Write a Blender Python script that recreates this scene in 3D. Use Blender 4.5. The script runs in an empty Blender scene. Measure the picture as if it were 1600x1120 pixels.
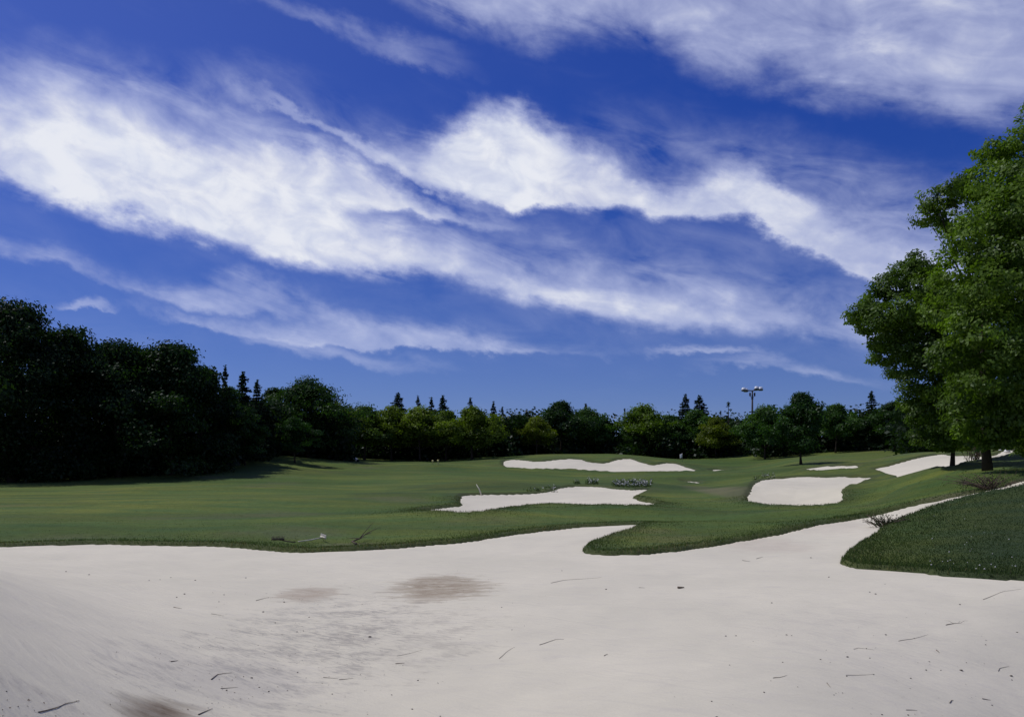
import bpy, math, random
import numpy as np

R = math.radians
rng = np.random.default_rng(7)
random.seed(7)
scene = bpy.context.scene
COL = scene.collection

# ------------------------------------------------------------------ camera
F = 1386.0          # focal length in photograph pixels (1600 px wide)
U0, V0 = 800.0, 715.0   # principal column, horizon row
CAMZ = 3.0
cam_d = bpy.data.cameras.new("camera")
cam = bpy.data.objects.new("camera", cam_d)
COL.objects.link(cam)
cam.location = (0, 0, CAMZ)
cam.rotation_euler = (R(90), 0, 0)
cam_d.sensor_width = 36.0
cam_d.lens = F / 1600 * 36
cam_d.shift_y = (V0 - 560) / 1600
cam_d.clip_start = 0.1
cam_d.clip_end = 9000
scene.camera = cam

scene.view_settings.view_transform = 'Standard'
scene.view_settings.look = 'None'
scene.view_settings.exposure = 0.0
scene.view_settings.gamma = 1.0
scene.view_settings.use_curve_mapping = False
scene.render.engine = 'CYCLES'
scene.cycles.max_bounces = 6
scene.cycles.diffuse_bounces = 3
scene.cycles.transmission_bounces = 4
scene.cycles.transparent_max_bounces = 4
scene.cycles.use_denoising = True

# ------------------------------------------------------------------ sun
to_sun = np.array([-0.65, 0.24, 1.0]); to_sun /= np.linalg.norm(to_sun)
SUN_EL = math.asin(to_sun[2]); SUN_AZ = math.atan2(to_sun[0], to_sun[1])
sd = bpy.data.lights.new("sun", 'SUN')
sd.energy = 2.8
sd.angle = R(0.53)
sd.color = (1.0, 0.965, 0.91)
sun = bpy.data.objects.new("sun", sd)
COL.objects.link(sun)
from mathutils import Vector, Matrix
sun.rotation_euler = Vector(to_sun).to_track_quat('Z', 'Y').to_euler()

# ------------------------------------------------------------------ node helpers
class G:
    """small expression builder over a node tree"""
    def __init__(self, nt): self.nt = nt; self.n = nt.nodes; self.l = nt.links
    def new(self, t, **k):
        nd = self.n.new(t)
        for a, b in k.items(): setattr(nd, a, b)
        return nd
    def put(self, sock, v):
        if isinstance(v, (int, float)): sock.default_value = v
        elif isinstance(v, (tuple, list)):
            sock.default_value = (tuple(v) + (1.0,))[:len(sock.default_value)] if len(sock.default_value) == 4 else tuple(v)
        else: self.l.new(v, sock)
    def m(self, op, a, b=0.0, c=0.0):
        nd = self.new('ShaderNodeMath', operation=op)
        self.put(nd.inputs[0], a); self.put(nd.inputs[1], b); self.put(nd.inputs[2], c)
        return nd.outputs[0]
    def add(self, a, b): return self.m('ADD', a, b)
    def sub(self, a, b): return self.m('SUBTRACT', a, b)
    def mul(self, a, b): return self.m('MULTIPLY', a, b)
    def clamp(self, a):
        nd = self.new('ShaderNodeClamp'); self.put(nd.inputs[0], a); return nd.outputs[0]
    def ss(self, v, a, b, lo=0.0, hi=1.0, kind='SMOOTHSTEP'):
        nd = self.new('ShaderNodeMapRange', interpolation_type=kind)
        self.put(nd.inputs['Value'], v)
        for s, x in zip(('From Min', 'From Max', 'To Min', 'To Max'), (a, b, lo, hi)): self.put(nd.inputs[s], x)
        return nd.outputs[0]
    def vec(self, x, y, z=0.0):
        nd = self.new('ShaderNodeCombineXYZ')
        for s, v in zip(nd.inputs, (x, y, z)): self.put(s, v)
        return nd.outputs[0]
    def sep(self, v):
        nd = self.new('ShaderNodeSeparateXYZ'); self.l.new(v, nd.inputs[0]); return nd.outputs
    def noise(self, vec, scale, detail=4.0, rough=0.55, lac=2.0, dist=0.0, dims='3D', out=0):
        nd = self.new('ShaderNodeTexNoise', noise_dimensions=dims)
        self.put(nd.inputs['Vector'], vec); self.put(nd.inputs['Scale'], scale); self.put(nd.inputs['Detail'], detail)
        self.put(nd.inputs['Roughness'], rough); self.put(nd.inputs['Lacunarity'], lac); self.put(nd.inputs['Distortion'], dist)
        return nd.outputs[out]
    def mix(self, f, a, b, bt='MIX'):
        nd = self.new('ShaderNodeMix', data_type='RGBA', blend_type=bt)
        self.put(nd.inputs[0], f); self.put(nd.inputs[6], a); self.put(nd.inputs[7], b)
        return nd.outputs[2]
    def curve(self, v, pts):
        """pts: (0..1, value) pairs; piecewise-smooth function of v"""
        nd = self.new('ShaderNodeFloatCurve')
        c = nd.mapping.curves[0]
        pts = sorted(pts)
        c.points[0].location = pts[0]; c.points[1].location = pts[-1]
        for p in pts[1:-1]: c.points.new(*p)
        for p in c.points: p.handle_type = 'AUTO_CLAMPED'
        nd.mapping.use_clip = False
        nd.mapping.extend = 'HORIZONTAL'
        nd.mapping.update()
        self.put(nd.inputs['Value'], v)
        return nd.outputs[0]

# ------------------------------------------------------------------ sky: clear air plus bands of high cloud
world = bpy.data.worlds.new("World"); scene.world = world
world.use_nodes = True
wt = world.node_tree; wt.nodes.clear(); g = G(wt)
SKY = 0.10
sky = g.new('ShaderNodeTexSky', sky_type='NISHITA', sun_disc=False, sun_elevation=SUN_EL, sun_rotation=SUN_AZ,
            altitude=1500.0, air_density=1.0, dust_density=0.3, ozone_density=4.0)
tc = g.new('ShaderNodeTexCoord')
dx, dy, dz = g.sep(tc.outputs['Generated'])
FOLD = R(38.0); ELMAX = R(60.0)
az_raw = g.m('ARCTAN2', dx, dy)
az = g.sub(g.m('PINGPONG', g.add(az_raw, FOLD + 8 * FOLD), 2 * FOLD), FOLD)
el = g.m('ARCSINE', dz)

def pe(u, v):
    """photograph pixel -> normalised (azimuth, elevation) of the sky direction"""
    x, y, z = (u - U0) / F, 1.0, (V0 - v) / F
    return ((math.atan2(x, y) + FOLD) / (2 * FOLD), math.atan2(z, math.hypot(x, y)) / ELMAX)
def pa(u): return (math.atan2((u - U0) / F, 1) + FOLD) / (2 * FOLD)

# wind-drawn coordinates: s runs along the cloud bands (falling to the right), t across them
TH = R(-14)
s_ = g.add(g.mul(az, math.cos(TH)), g.mul(el, math.sin(TH)))
t_ = g.sub(g.mul(el, math.cos(TH)), g.mul(az, math.sin(TH)))
w1 = g.sub(g.noise(g.vec(g.mul(s_, 6), g.mul(t_, 11), 1.7), 1.0, 3, 0.5), 0.5)
w2 = g.sub(g.noise(g.vec(g.mul(s_, 22), g.mul(t_, 34), 5.2), 1.0, 5, 0.6), 0.5)
w3 = g.sub(g.noise(g.vec(g.mul(s_, 26), g.mul(t_, 40), 9.1), 1.0, 4, 0.6), 0.5)
w4 = g.sub(g.noise(g.vec(g.mul(s_, 5), g.mul(t_, 9), 13.0), 1.0, 2, 0.5), 0.5)
w5 = g.sub(g.noise(g.vec(g.mul(s_, 70), g.mul(t_, 120), 2.4), 1.0, 4, 0.62), 0.5)
elw = g.add(el, g.add(g.add(g.mul(w1, 0.045), g.mul(w2, 0.034)), g.mul(w5, 0.007)))
azw = g.add(az, g.add(g.mul(w4, 0.05), g.mul(w3, 0.04)))
azn = g.mul(g.add(azw, FOLD), 1 / (2 * FOLD))
eln = g.mul(elw, 1 / ELMAX)
PX = 1 / (F * ELMAX)       # one photograph pixel in normalised elevation

def band(low, up, amp, sl, su):
    """cloud between two edges given in photograph pixels; sl/su: softness of the lower/upper edge in pixels"""
    lo = g.curve(azn, [pe(*p) for p in low])
    hi = g.curve(azn, [pe(*p) for p in up])
    a = g.curve(azn, [(pa(u), v) for u, v in amp]) if isinstance(amp, list) else amp
    b = g.ss(g.sub(eln, lo), -0.25 * sl * PX, 0.75 * sl * PX)
    t = g.ss(g.sub(hi, eln), -0.4 * su * PX, 0.6 * su * PX)
    return g.mul(g.mul(b, t), a)

bands = []
# the broad bright band from the left edge down to the right
bands.append(band([(-150, 235), (0, 288), (100, 328), (200, 352), (300, 380), (400, 408), (470, 428), (550, 432), (650, 447), (760, 464), (850, 482), (950, 510), (1050, 522), (1200, 532), (1340, 537), (1600, 560), (1750, 570)],
                  [(-150, 100), (0, 140), (120, 135), (200, 165), (300, 195), (400, 222), (500, 262), (570, 315), (660, 352), (760, 380), (850, 395), (950, 410), (1050, 425), (1150, 445), (1250, 465), (1400, 480), (1750, 520)],
                  [(-150, .75), (0, .88), (150, 1.0), (400, 1.0), (560, .9), (700, .75), (850, .72), (1000, .7), (1150, .62), (1300, .58), (1400, .4), (1700, .2)], 34, 105))
# middle of the band, the part that thins into grey
bands.append(band([(300, 310), (450, 318), (520, 326), (650, 340), (760, 356), (850, 364), (1000, 380)], [(300, 205), (450, 222), (520, 244), (600, 276), (700, 314), (800, 340), (1000, 360)],
                  [(300, .0), (380, .4), (520, .72), (640, .74), (740, .55), (820, .3), (900, .0)], 16, 40))
# the heaped cloud in the middle and its tail to the right
bands.append(band([(560, 250), (640, 285), (700, 305), (760, 318), (830, 332), (900, 322), (960, 326), (1050, 346), (1150, 347), (1220, 377), (1290, 402), (1345, 442), (1450, 480), (1700, 520)],
                  [(540, 238), (640, 215), (690, 190), (740, 168), (800, 172), (850, 195), (910, 225), (960, 245), (1010, 275), (1060, 285), (1120, 270), (1180, 262), (1240, 300), (1330, 345), (1420, 372), (1700, 420)],
                  [(530, .0), (600, .42), (655, .6), (700, .92), (780, 1.0), (880, .9), (960, .75), (1050, .8), (1180, .85), (1260, .75), (1350, .7), (1430, .65), (1600, .5), (1750, .3)], 20, 50))
# thin veil above that tail
bands.append(band([(940, 290), (1100, 300), (1250, 360), (1400, 400), (1600, 430)], [(900, 170), (1000, 175), (1150, 210), (1300, 250), (1420, 280), (1600, 310)],
                  [(880, .0), (960, .20), (1100, .28), (1250, .40), (1400, .42), (1600, .34)], 60, 120))
# thin veil over the left end of the main band
bands.append(band([(-150, 210), (0, 200), (300, 230), (560, 300), (700, 310)], [(-150, 70), (0, 85), (200, 90), (350, 120), (520, 170), (660, 215)],
                  [(-150, .4), (150, .38), (350, .33), (520, .22), (640, .1), (700, 0)], 60, 90))
# a straight streak that crosses the gap
bands.append(band([(330, 150), (370, 160), (480, 208), (600, 268), (700, 312), (800, 345)], [(330, 138), (370, 142), (480, 188), (600, 240), (700, 284), (800, 315)],
                  [(330, .0), (400, .25), (520, .45), (700, .4), (820, .0)], 10, 14))
# upper right bank
bands.append(band([(540, -45), (610, 4), (690, 42), (760, 66), (820, 78), (870, 75), (930, 62), (1000, 78), (1050, 96), (1120, 128), (1200, 140), (1250, 152), (1330, 172), (1420, 188), (1470, 205), (1500, 222), (1560, 218), (1640, 190), (1750, 180)],
                  [(500, -330), (800, -350), (1200, -380), (1750, -390)],
                  [(560, .0), (620, .5), (720, .6), (850, .62), (980, .56), (1120, .60), (1250, .56), (1400, .60), (1520, .66), (1700, .62)], 70, 260))
# thin streak at the top left
bands.append(band([(360, 6), (450, 36), (560, 78), (680, 118), (760, 140)], [(360, -14), (450, 8), (560, 40), (680, 74), (760, 96)],
                  [(350, .0), (400, .2), (540, .26), (680, .14), (760, .0)], 16, 30))
# low wisps
bands.append(band([(-150, 380), (0, 412), (100, 425), (200, 462), (300, 478), (420, 500), (520, 505)], [(-150, 350), (0, 384), (90, 395), (160, 425), (260, 436), (380, 432), (460, 455), (520, 480)],
                  [(-150, .4), (0, .4), (90, .36), (200, .3), (300, .42), (400, .42), (480, .2), (540, 0)], 14, 40))
bands.append(band([(190, 486), (260, 500), (330, 520), (420, 532), (560, 546), (680, 548), (800, 552), (970, 558), (1040, 560)], [(190, 474), (260, 482), (330, 494), (420, 505), (520, 488), (640, 500), (720, 508), (800, 530), (970, 548), (1040, 556)],
                  [(180, 0), (230, .42), (310, .5), (400, .35), (540, .55), (640, .6), (740, .52), (840, .4), (960, .2), (1040, 0)], 10, 44))
bands.append(band([(380, 540), (440, 546), (540, 570), (620, 584), (720, 586)], [(380, 528), (440, 530), (540, 544), (620, 552), (720, 566)],
                  [(370, 0), (420, .36), (540, .26), (620, .22), (740, 0)], 12, 22))
bands.append(band([(100, 500), (140, 496), (180, 499)], [(100, 490), (150, 474), (180, 488)], [(90, 0), (135, .5), (165, .35), (190, 0)], 6, 14))
bands.append(band([(1020, 558), (1100, 560), (1180, 566)], [(1020, 548), (1100, 546), (1180, 556)], [(1000, 0), (1080, .3), (1150, .22), (1200, 0)], 8, 12))
bands.append(band([(1080, 582), (1180, 592), (1260, 602), (1360, 612), (1500, 618)], [(1080, 570), (1180, 566), (1260, 580), (1360, 596), (1500, 604)],
                  [(1060, 0), (1140, .22), (1240, .34), (1320, .2), (1420, .05), (1520, 0)], 10, 22))
bands.append(band([(-150, 600), (800, 560), (1750, 600)], [(-150, 140), (400, 150), (800, 190), (1100, 300), (1400, 330), (1750, 360)], [(-150, .02), (300, .03), (600, .06), (900, .10), (1200, .12), (1750, .08)], 120, 120))
inv = 1.0
for b in bands:
    inv = g.mul(g.sub(1.0, b), inv)
D = g.sub(1.0, inv)
# fibrous and puffy texture inside the cloud
f1 = g.noise(g.vec(g.mul(s_, 9), g.mul(t_, 26), 3.1), 1.0, 7, 0.58, dist=0.6)
f2 = g.noise(g.vec(g.mul(s_, 22), g.mul(t_, 32), 8.4), 1.0, 5, 0.54, dist=0.4)
tex = g.add(g.mul(f1, 0.45), g.mul(f2, 0.55))
solid = g.ss(tex, 0.26, 0.66, 0.76, 1.12, 'LINEAR')
wisp = g.ss(g.add(g.mul(f1, 0.75), g.mul(f2, 0.25)), 0.36, 0.66, 0.12, 1.5, 'LINEAR')
kD = g.ss(D, 0.2, 0.8)
c = g.mul(D, g.add(g.mul(solid, kD), g.mul(wisp, g.sub(1.0, kD))))
c = g.clamp(g.add(c, g.mul(g.sub(tex, 0.5), g.mul(g.mul(D, g.sub(1.2, D)), 0.8))))
# a trace of thin cloud in the clear air
c = g.clamp(g.add(c, g.ss(f1, 0.5, 0.9, 0.0, 0.035)))
above = g.ss(el, 0.0, 0.02)
c = g.mul(c, above)
# polarised look of the clear sky: deep blue overhead, paler and greyer towards the horizon
hs = g.new('ShaderNodeHueSaturation')
g.put(hs.inputs['Color'], sky.outputs[0]); hs.inputs['Saturation'].default_value = 1.0
tint = g.mix(g.ss(el, R(3), R(26)), (0.40 * .80, 0.44 * .86, 0.62 * 1.12), (0.40 * .95, 0.44 * .98, 0.62 * 1.47))
cosg = g.add(g.add(g.mul(dx, float(to_sun[0])), g.mul(dy, float(to_sun[1]))), g.mul(dz, float(to_sun[2])))
pol = g.mul(g.ss(g.sub(1.0, g.mul(cosg, cosg)), 0.42, 0.9), g.ss(el, R(4), R(19)))
tint = g.mix(pol, tint, g.mix(1.0, tint, (0.40, 0.70, 0.94), 'MULTIPLY'))
blue = g.mix(1.0, hs.outputs[0], tint, 'MULTIPLY')
thick = g.ss(c, 0.5, 1.0)
cloud = g.mix(thick, (5.6, 6.1, 8.4), g.mix(g.ss(f2, 0.35, 0.65), (7.0, 7.4, 8.6), (8.0, 8.2, 8.9)))
final = g.mix(c, blue, cloud)
bg = g.new('ShaderNodeBackground'); bg.inputs['Strength'].default_value = SKY
g.put(bg.inputs['Color'], final)
wo = g.new('ShaderNodeOutputWorld'); wt.links.new(bg.outputs[0], wo.inputs[0])
world.cycles.sampling_method = 'MANUAL'
world.cycles.sample_map_resolution = 512

# ------------------------------------------------------------------ materials
def new_mat(name):
    m = bpy.data.materials.new(name); m.use_nodes = True
    m.node_tree.nodes.clear()
    gg = G(m.node_tree)
    out = gg.new('ShaderNodeOutputMaterial')
    return m, gg, out
def principled(gg, out, color, rough=0.8, bump=None, spec=0.3, metal=0.0, bdist=0.02, bstr=0.5):
    p = gg.new('ShaderNodeBsdfPrincipled')
    gg.put(p.inputs['Base Color'], color); gg.put(p.inputs['Roughness'], rough)
    p.inputs['Specular IOR Level'].default_value = spec; p.inputs['Metallic'].default_value = metal
    if bump is not None:
        b = gg.new('ShaderNodeBump'); b.inputs['Strength'].default_value = bstr; b.inputs['Distance'].default_value = bdist
        gg.l.new(bump, b.inputs['Height']); gg.l.new(b.outputs[0], p.inputs['Normal'])
    gg.l.new(p.outputs[0], out.inputs[0])
    return p
def simple(name, col, rough=0.7, var=0.25, scale=6.0, metal=0.0, spec=0.3):
    m, q, out = new_mat(name)
    t = q.new('ShaderNodeTexCoord')
    n = q.noise(t.outputs['Object'], scale, 4)
    c0 = tuple(x * (1 - var) for x in col); c1 = tuple(min(1, x * (1 + var)) for x in col)
    principled(q, out, q.mix(n, c0, c1), rough, n, spec, metal, 0.01, 0.3)
    return m

# turf: patchy greens, mown drift across the view, thin brown wear
def turf_material():
    m, q, out = new_mat('turf')
    geo = q.new('ShaderNodeNewGeometry'); P = geo.outputs['Position']
    x, y, z = q.sep(P)
    big = q.noise(P, 0.045, 4, 0.55)
    mid = q.noise(q.vec(q.mul(x, 0.16), q.mul(y, 0.55), 0), 1.0, 4, 0.6)
    drift = q.noise(q.vec(q.mul(x, 0.035), q.add(q.mul(y, 0.20), q.mul(x, 0.02)), 7.0), 1.0, 3, 0.55)
    fine = q.noise(P, 2.6, 5, 0.65)
    vfine = q.noise(P, 14.0, 4, 0.7)
    wear = q.noise(q.vec(q.mul(x, 0.10), q.mul(y, 0.16), 3.0), 1.0, 3, 0.55)
    a = q.mix(q.ss(big, 0.32, 0.68), (0.064, 0.103, 0.024), (0.128, 0.150, 0.032))
    a = q.mix(q.ss(mid, 0.40, 0.66, 0, 0.8), a, (0.062, 0.112, 0.034))
    a = q.mix(1.0, a, q.mix(q.ss(drift, 0.36, 0.64), (0.84, 0.87, 0.86), (1.16, 1.13, 1.08)), 'MULTIPLY')
    a = q.mix(q.ss(wear, 0.54, 0.72, 0, 0.5), a, (0.115, 0.112, 0.062))
    k = q.add(q.mul(fine, 0.6), q.mul(vfine, 0.4))
    a = q.mix(1.0, a, q.mix(q.ss(k, 0.25, 0.75), (0.70, 0.70, 0.66), (1.24, 1.26, 1.20)), 'MULTIPLY')
    # worn brown spot on the ridge by the small bunker, and one near the left
    for (cx, cy, rx, ry, amt) in TURF_WEAR:
        d = q.add(q.m('POWER', q.m('ABSOLUTE', q.mul(q.sub(x, cx), 1 / rx)), 2.0), q.m('POWER', q.m('ABSOLUTE', q.mul(q.sub(y, cy), 1 / ry)), 2.0))
        d = q.add(d, q.mul(q.sub(fine, 0.5), 1.2))
        a = q.mix(q.ss(d, 1.0, 0.1, 0, amt), a, (0.20, 0.165, 0.11))
    # rough along bunker edges is browner (attribute carries the distance to the sand)
    at = q.new('ShaderNodeAttribute', attribute_name='edge')
    e = q.add(at.outputs['Fac'], q.mul(q.sub(fine, 0.5), 0.8))
    a = q.mix(q.ss(e, 0.35, 1.0, 0, 0.6), a, (0.090, 0.088, 0.044))
    mo = q.new('ShaderNodeAttribute', attribute_name='rough')  # uncut rough, plus the right mound's shade painted into the turf colour
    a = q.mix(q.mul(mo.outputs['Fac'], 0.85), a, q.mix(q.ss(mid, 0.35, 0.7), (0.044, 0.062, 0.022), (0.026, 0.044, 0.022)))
    h = q.add(q.mul(fine, 0.5), q.mul(vfine, 0.5))
    p = principled(q, out, a, 0.9, h, 0.12, 0.0, 0.06, 0.75)
    return m

def sand_material():
    m, q, out = new_mat('bunker_sand')
    geo = q.new('ShaderNodeNewGeometry'); P = geo.outputs['Position']
    x, y, z = q.sep(P)
    n1 = q.noise(P, 0.22, 4, 0.55)
    n2 = q.noise(q.vec(q.mul(x, 1.1), q.mul(y, 3.2), 0), 1.0, 5, 0.62)
    grain = q.noise(P, 40.0, 4, 0.7)
    # faint lines the rake left, curving with the bunker
    ang = R(32)
    rk = q.add(q.mul(x, math.cos(ang)), q.mul(y, -math.sin(ang)))
    rt = q.add(q.mul(x, math.sin(ang)), q.mul(y, math.cos(ang)))
    wob = q.noise(P, 0.35, 3, 0.5)
    lines = q.noise(q.vec(q.mul(rk, 0.35), q.add(q.mul(rt, 7.0), q.mul(wob, 9.0)), 0), 1.0, 3, 0.5)
    a = q.mix(q.ss(n1, 0.3, 0.7), (0.632, 0.590, 0.468), (0.696, 0.646, 0.512))
    a = q.mix(q.ss(n2, 0.5, 0.8, 0, 0.35), a, (0.52, 0.478, 0.435))
    a = q.mix(q.ss(lines, 0.58, 0.75, 0, 0.16), a, (0.45, 0.42, 0.385))
    # damp and dirty patches, each with its own place, size and strength
    frag = q.noise(q.vec(q.mul(q.add(x, q.mul(y, 0.2)), 1.3), q.mul(y, 2.4), 0.0), 1.0, 7, 0.72)
    speck = q.add(q.mul(q.noise(q.vec(q.mul(rk, 4.0), q.mul(rt, 11.0), 2.0), 1.0, 6, 0.75), 0.6), q.mul(q.noise(P, 1.3, 4, 0.6), 0.4))
    for (cx, cy, rx, ry, rot, amt, col, mode) in SAND_STAINS:
        X = q.sub(x, cx); Y = q.sub(y, cy)
        ca, sa = math.cos(rot), math.sin(rot)
        a1 = q.mul(q.add(q.mul(X, ca), q.mul(Y, sa)), 1 / rx)
        b1 = q.mul(q.sub(q.mul(Y, ca), q.mul(X, sa)), 1 / ry)
        d = q.m('SQRT', q.add(q.mul(a1, a1), q.mul(b1, b1)))
        d = q.add(d, q.add(q.mul(q.sub(n2, 0.5), 1.3), q.mul(q.sub(frag, 0.5), 2.4 if mode < 2 else 0.7)))
        f = q.ss(d, 1.08, 0.55 if mode < 2 else 0.15)
        tx = q.ss(speck if mode == 1 else frag, 0.44 if mode == 1 else 0.38, 0.62 if mode == 1 else 0.60, (0.50, 0.0, 0.75)[mode], 1.0)
        a = q.mix(q.mul(q.mul(f, tx), amt), a, col)
    a = q.mix(1.0, a, q.mix(grain, (0.90, 0.90, 0.90), (1.10, 1.10, 1.10)), 'MULTIPLY')
    h = q.add(q.add(q.mul(grain, 0.16), q.mul(lines, 0.5)), q.add(q.mul(speck, 0.35), q.mul(n2, 0.5)))
    principled(q, out, a, 0.95, h, 0.08, 0.0, 0.040, 0.75)
    return m

def leaf_material(name, col, trans=0.38, var=0.55, gloss=0.05):
    """col is multiplied by the object's own colour; 'tone' is a per-leaf random"""
    m, q, out = new_mat(name)
    oi = q.new('ShaderNodeObjectInfo')
    at = q.new('ShaderNodeAttribute', attribute_name='tone'); tone = at.outputs['Fac']
    base = q.mix(1.0, col, oi.outputs['Color'], 'MULTIPLY')
    dark = q.mix(1.0, base, (1 - var, 1 - var * 0.9, 1 - var * 0.8), 'MULTIPLY')
    lite = q.mix(1.0, base, (1 + var * 1.1, 1 + var, 1 + var * 0.4), 'MULTIPLY')
    cc = q.mix(tone, dark, lite)
    d = q.new('ShaderNodeBsdfDiffuse'); q.put(d.inputs[0], cc)
    t = q.new('ShaderNodeBsdfTranslucent')
    q.put(t.inputs[0], q.mix(1.0, cc, (1.25, 1.45, 0.55), 'MULTIPLY'))
    ms = q.new('ShaderNodeMixShader'); ms.inputs[0].default_value = trans
    q.l.new(d.outputs[0], ms.inputs[1]); q.l.new(t.outputs[0], ms.inputs[2])
    gl = q.new('ShaderNodeBsdfGlossy'); gl.inputs['Roughness'].default_value = 0.45; gl.inputs[0].default_value = (0.9, 0.95, 1.0, 1)
    m2 = q.new('ShaderNodeMixShader'); m2.inputs[0].default_value = gloss
    q.l.new(ms.outputs[0], m2.inputs[1]); q.l.new(gl.outputs[0], m2.inputs[2])
    q.l.new(m2.outputs[0], out.inputs[0])
    return m

# ------------------------------------------------------------------ mesh helpers
def mesh_np(name, V, faces, mat=None, attrs=None, smooth=False):
    """V (n,3); faces (m,k) array with constant k"""
    V = np.asarray(V, dtype=np.float32); faces = np.asarray(faces, dtype=np.int32)
    me = bpy.data.meshes.new(name)
    k = faces.shape[1]; m = len(faces)
    me.vertices.add(len(V)); me.vertices.foreach_set('co', V.ravel())
    me.loops.add(m * k); me.loops.foreach_set('vertex_index', faces.ravel())
    me.polygons.add(m)
    me.polygons.foreach_set('loop_start', np.arange(0, m * k, k, dtype=np.int32))
    me.polygons.foreach_set('loop_total', np.full(m, k, dtype=np.int32))
    if smooth: me.polygons.foreach_set('use_smooth', np.ones(m, dtype=bool))
    if attrs:
        for nm, (dom, arr) in attrs.items():
            a = me.attributes.new(nm, 'FLOAT', dom); a.data.foreach_set('value', np.asarray(arr, dtype=np.float32))
    if mat: me.materials.append(mat)
    me.update(calc_edges=True)
    return me
def link(name, me, parent=None, loc=None):
    o = bpy.data.objects.new(name, me); COL.objects.link(o)
    if parent is not None: o.parent = parent
    if loc is not None: o.location = loc
    return o
def tag(o, label=None, cat=None, group=None, kind=None):
    if label: o['label'] = label
    if cat: o['category'] = cat
    if group: o['group'] = group
    if kind: o['kind'] = kind
    return o
def empty(name, loc, rz=0.0):
    o = bpy.data.objects.new(name, None); COL.objects.link(o)
    o.location = loc; o.rotation_euler = (0, 0, rz); o.empty_display_size = 0.3
    return o
def copy_thing(src, loc, rz=0.0, sc=(1, 1, 1), tint=None):
    r = src.copy(); COL.objects.link(r)
    r.location = loc; r.rotation_euler = (0, 0, rz); r.scale = sc
    for ch in src.children:
        c = ch.copy(); COL.objects.link(c); c.parent = r
        if tint is not None and 'crown' in c.name: c.color = (*tint, 1)
        for ch2 in ch.children:
            c2 = ch2.copy(); COL.objects.link(c2); c2.parent = c
    return r
class Tubes:
    def __init__(self): self.V = []; self.Fc = []; self.n = 0
    def tube(self, pts, rad, sides=6):
        pts = np.asarray(pts, float); n = len(pts)
        rad = np.full(n, rad) if np.isscalar(rad) else np.asarray(rad, float)
        tan = np.gradient(pts, axis=0); tan /= np.linalg.norm(tan, axis=1)[:, None] + 1e-9
        ref = np.array([0, 0, 1.0]) if abs(tan[:, 2]).mean() < 0.8 else np.array([0, 1.0, 0])
        a = np.cross(tan, ref); a /= np.linalg.norm(a, axis=1)[:, None] + 1e-9
        b = np.cross(tan, a)
        th = np.linspace(0, 2 * np.pi, sides, endpoint=False)
        ring = pts[:, None, :] + rad[:, None, None] * (np.cos(th)[None, :, None] * a[:, None, :] + np.sin(th)[None, :, None] * b[:, None, :])
        V = ring.reshape(-1, 3)
        f = []
        for i in range(n - 1):
            for j in range(sides):
                j2 = (j + 1) % sides
                f.append((i * sides + j, i * sides + j2, (i + 1) * sides + j2, (i + 1) * sides + j))
        V = np.vstack([V, pts[0], pts[-1]])
        c0, c1 = n * sides, n * sides + 1
        for j in range(sides):
            j2 = (j + 1) % sides
            f.append((j2, j, c0, c0)); f.append(((n - 1) * sides + j, (n - 1) * sides + j2, c1, c1))
        f = np.array(f) + self.n
        self.V.append(V); self.Fc.append(f); self.n += len(V)
    def box(self, c, s, rot=None):
        c = np.asarray(c, float); s = np.asarray(s, float) / 2
        V = np.array([[x, y, z] for x in (-1, 1) for y in (-1, 1) for z in (-1, 1)], float) * s
        if rot is not None: V = V @ np.array(rot).T
        f = np.array([(0, 1, 3, 2), (4, 6, 7, 5), (0, 4, 5, 1), (2, 3, 7, 6), (0, 2, 6, 4), (1, 5, 7, 3)]) + self.n
        self.V.append(V + c); self.Fc.append(f); self.n += 8
    def lathe(self, prof, c=(0, 0, 0), sides=12):
        th = np.linspace(0, 2 * np.pi, sides, endpoint=False); V = []; f = []
        for r, z in prof: V += [(c[0] + r * math.cos(t), c[1] + r * math.sin(t), c[2] + z) for t in th]
        n = len(prof)
        for i in range(n - 1):
            for j in range(sides):
                j2 = (j + 1) % sides
                f.append((i * sides + j, i * sides + j2, (i + 1) * sides + j2, (i + 1) * sides + j))
        self.V.append(np.array(V)); self.Fc.append(np.array(f) + self.n); self.n += len(V)
    def mesh(self, name, mat, smooth=True):
        V = np.vstack(self.V); f = np.vstack(self.Fc)
        me = bpy.data.meshes.new(name)
        me.from_pydata(V.tolist(), [], [tuple(dict.fromkeys(r)) for r in f.tolist()])
        if smooth: me.polygons.foreach_set('use_smooth', np.ones(len(me.polygons), dtype=bool))
        me.materials.append(mat); me.update()
        return me

# ------------------------------------------------------------------ terrain
def vnoise(x, y, seed=0):
    """smooth lattice noise in -1..1"""
    r = np.random.default_rng(seed).uniform(-1, 1, (64, 64))
    xi = np.floor(x).astype(int); yi = np.floor(y).astype(int)
    fx = x - xi; fy = y - yi
    fx = fx * fx * (3 - 2 * fx); fy = fy * fy * (3 - 2 * fy)
    a = r[xi % 64, yi % 64]; b = r[(xi + 1) % 64, yi % 64]; c_ = r[xi % 64, (yi + 1) % 64]; d = r[(xi + 1) % 64, (yi + 1) % 64]
    return (a * (1 - fx) + b * fx) * (1 - fy) + (c_ * (1 - fx) + d * fx) * fy

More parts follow.
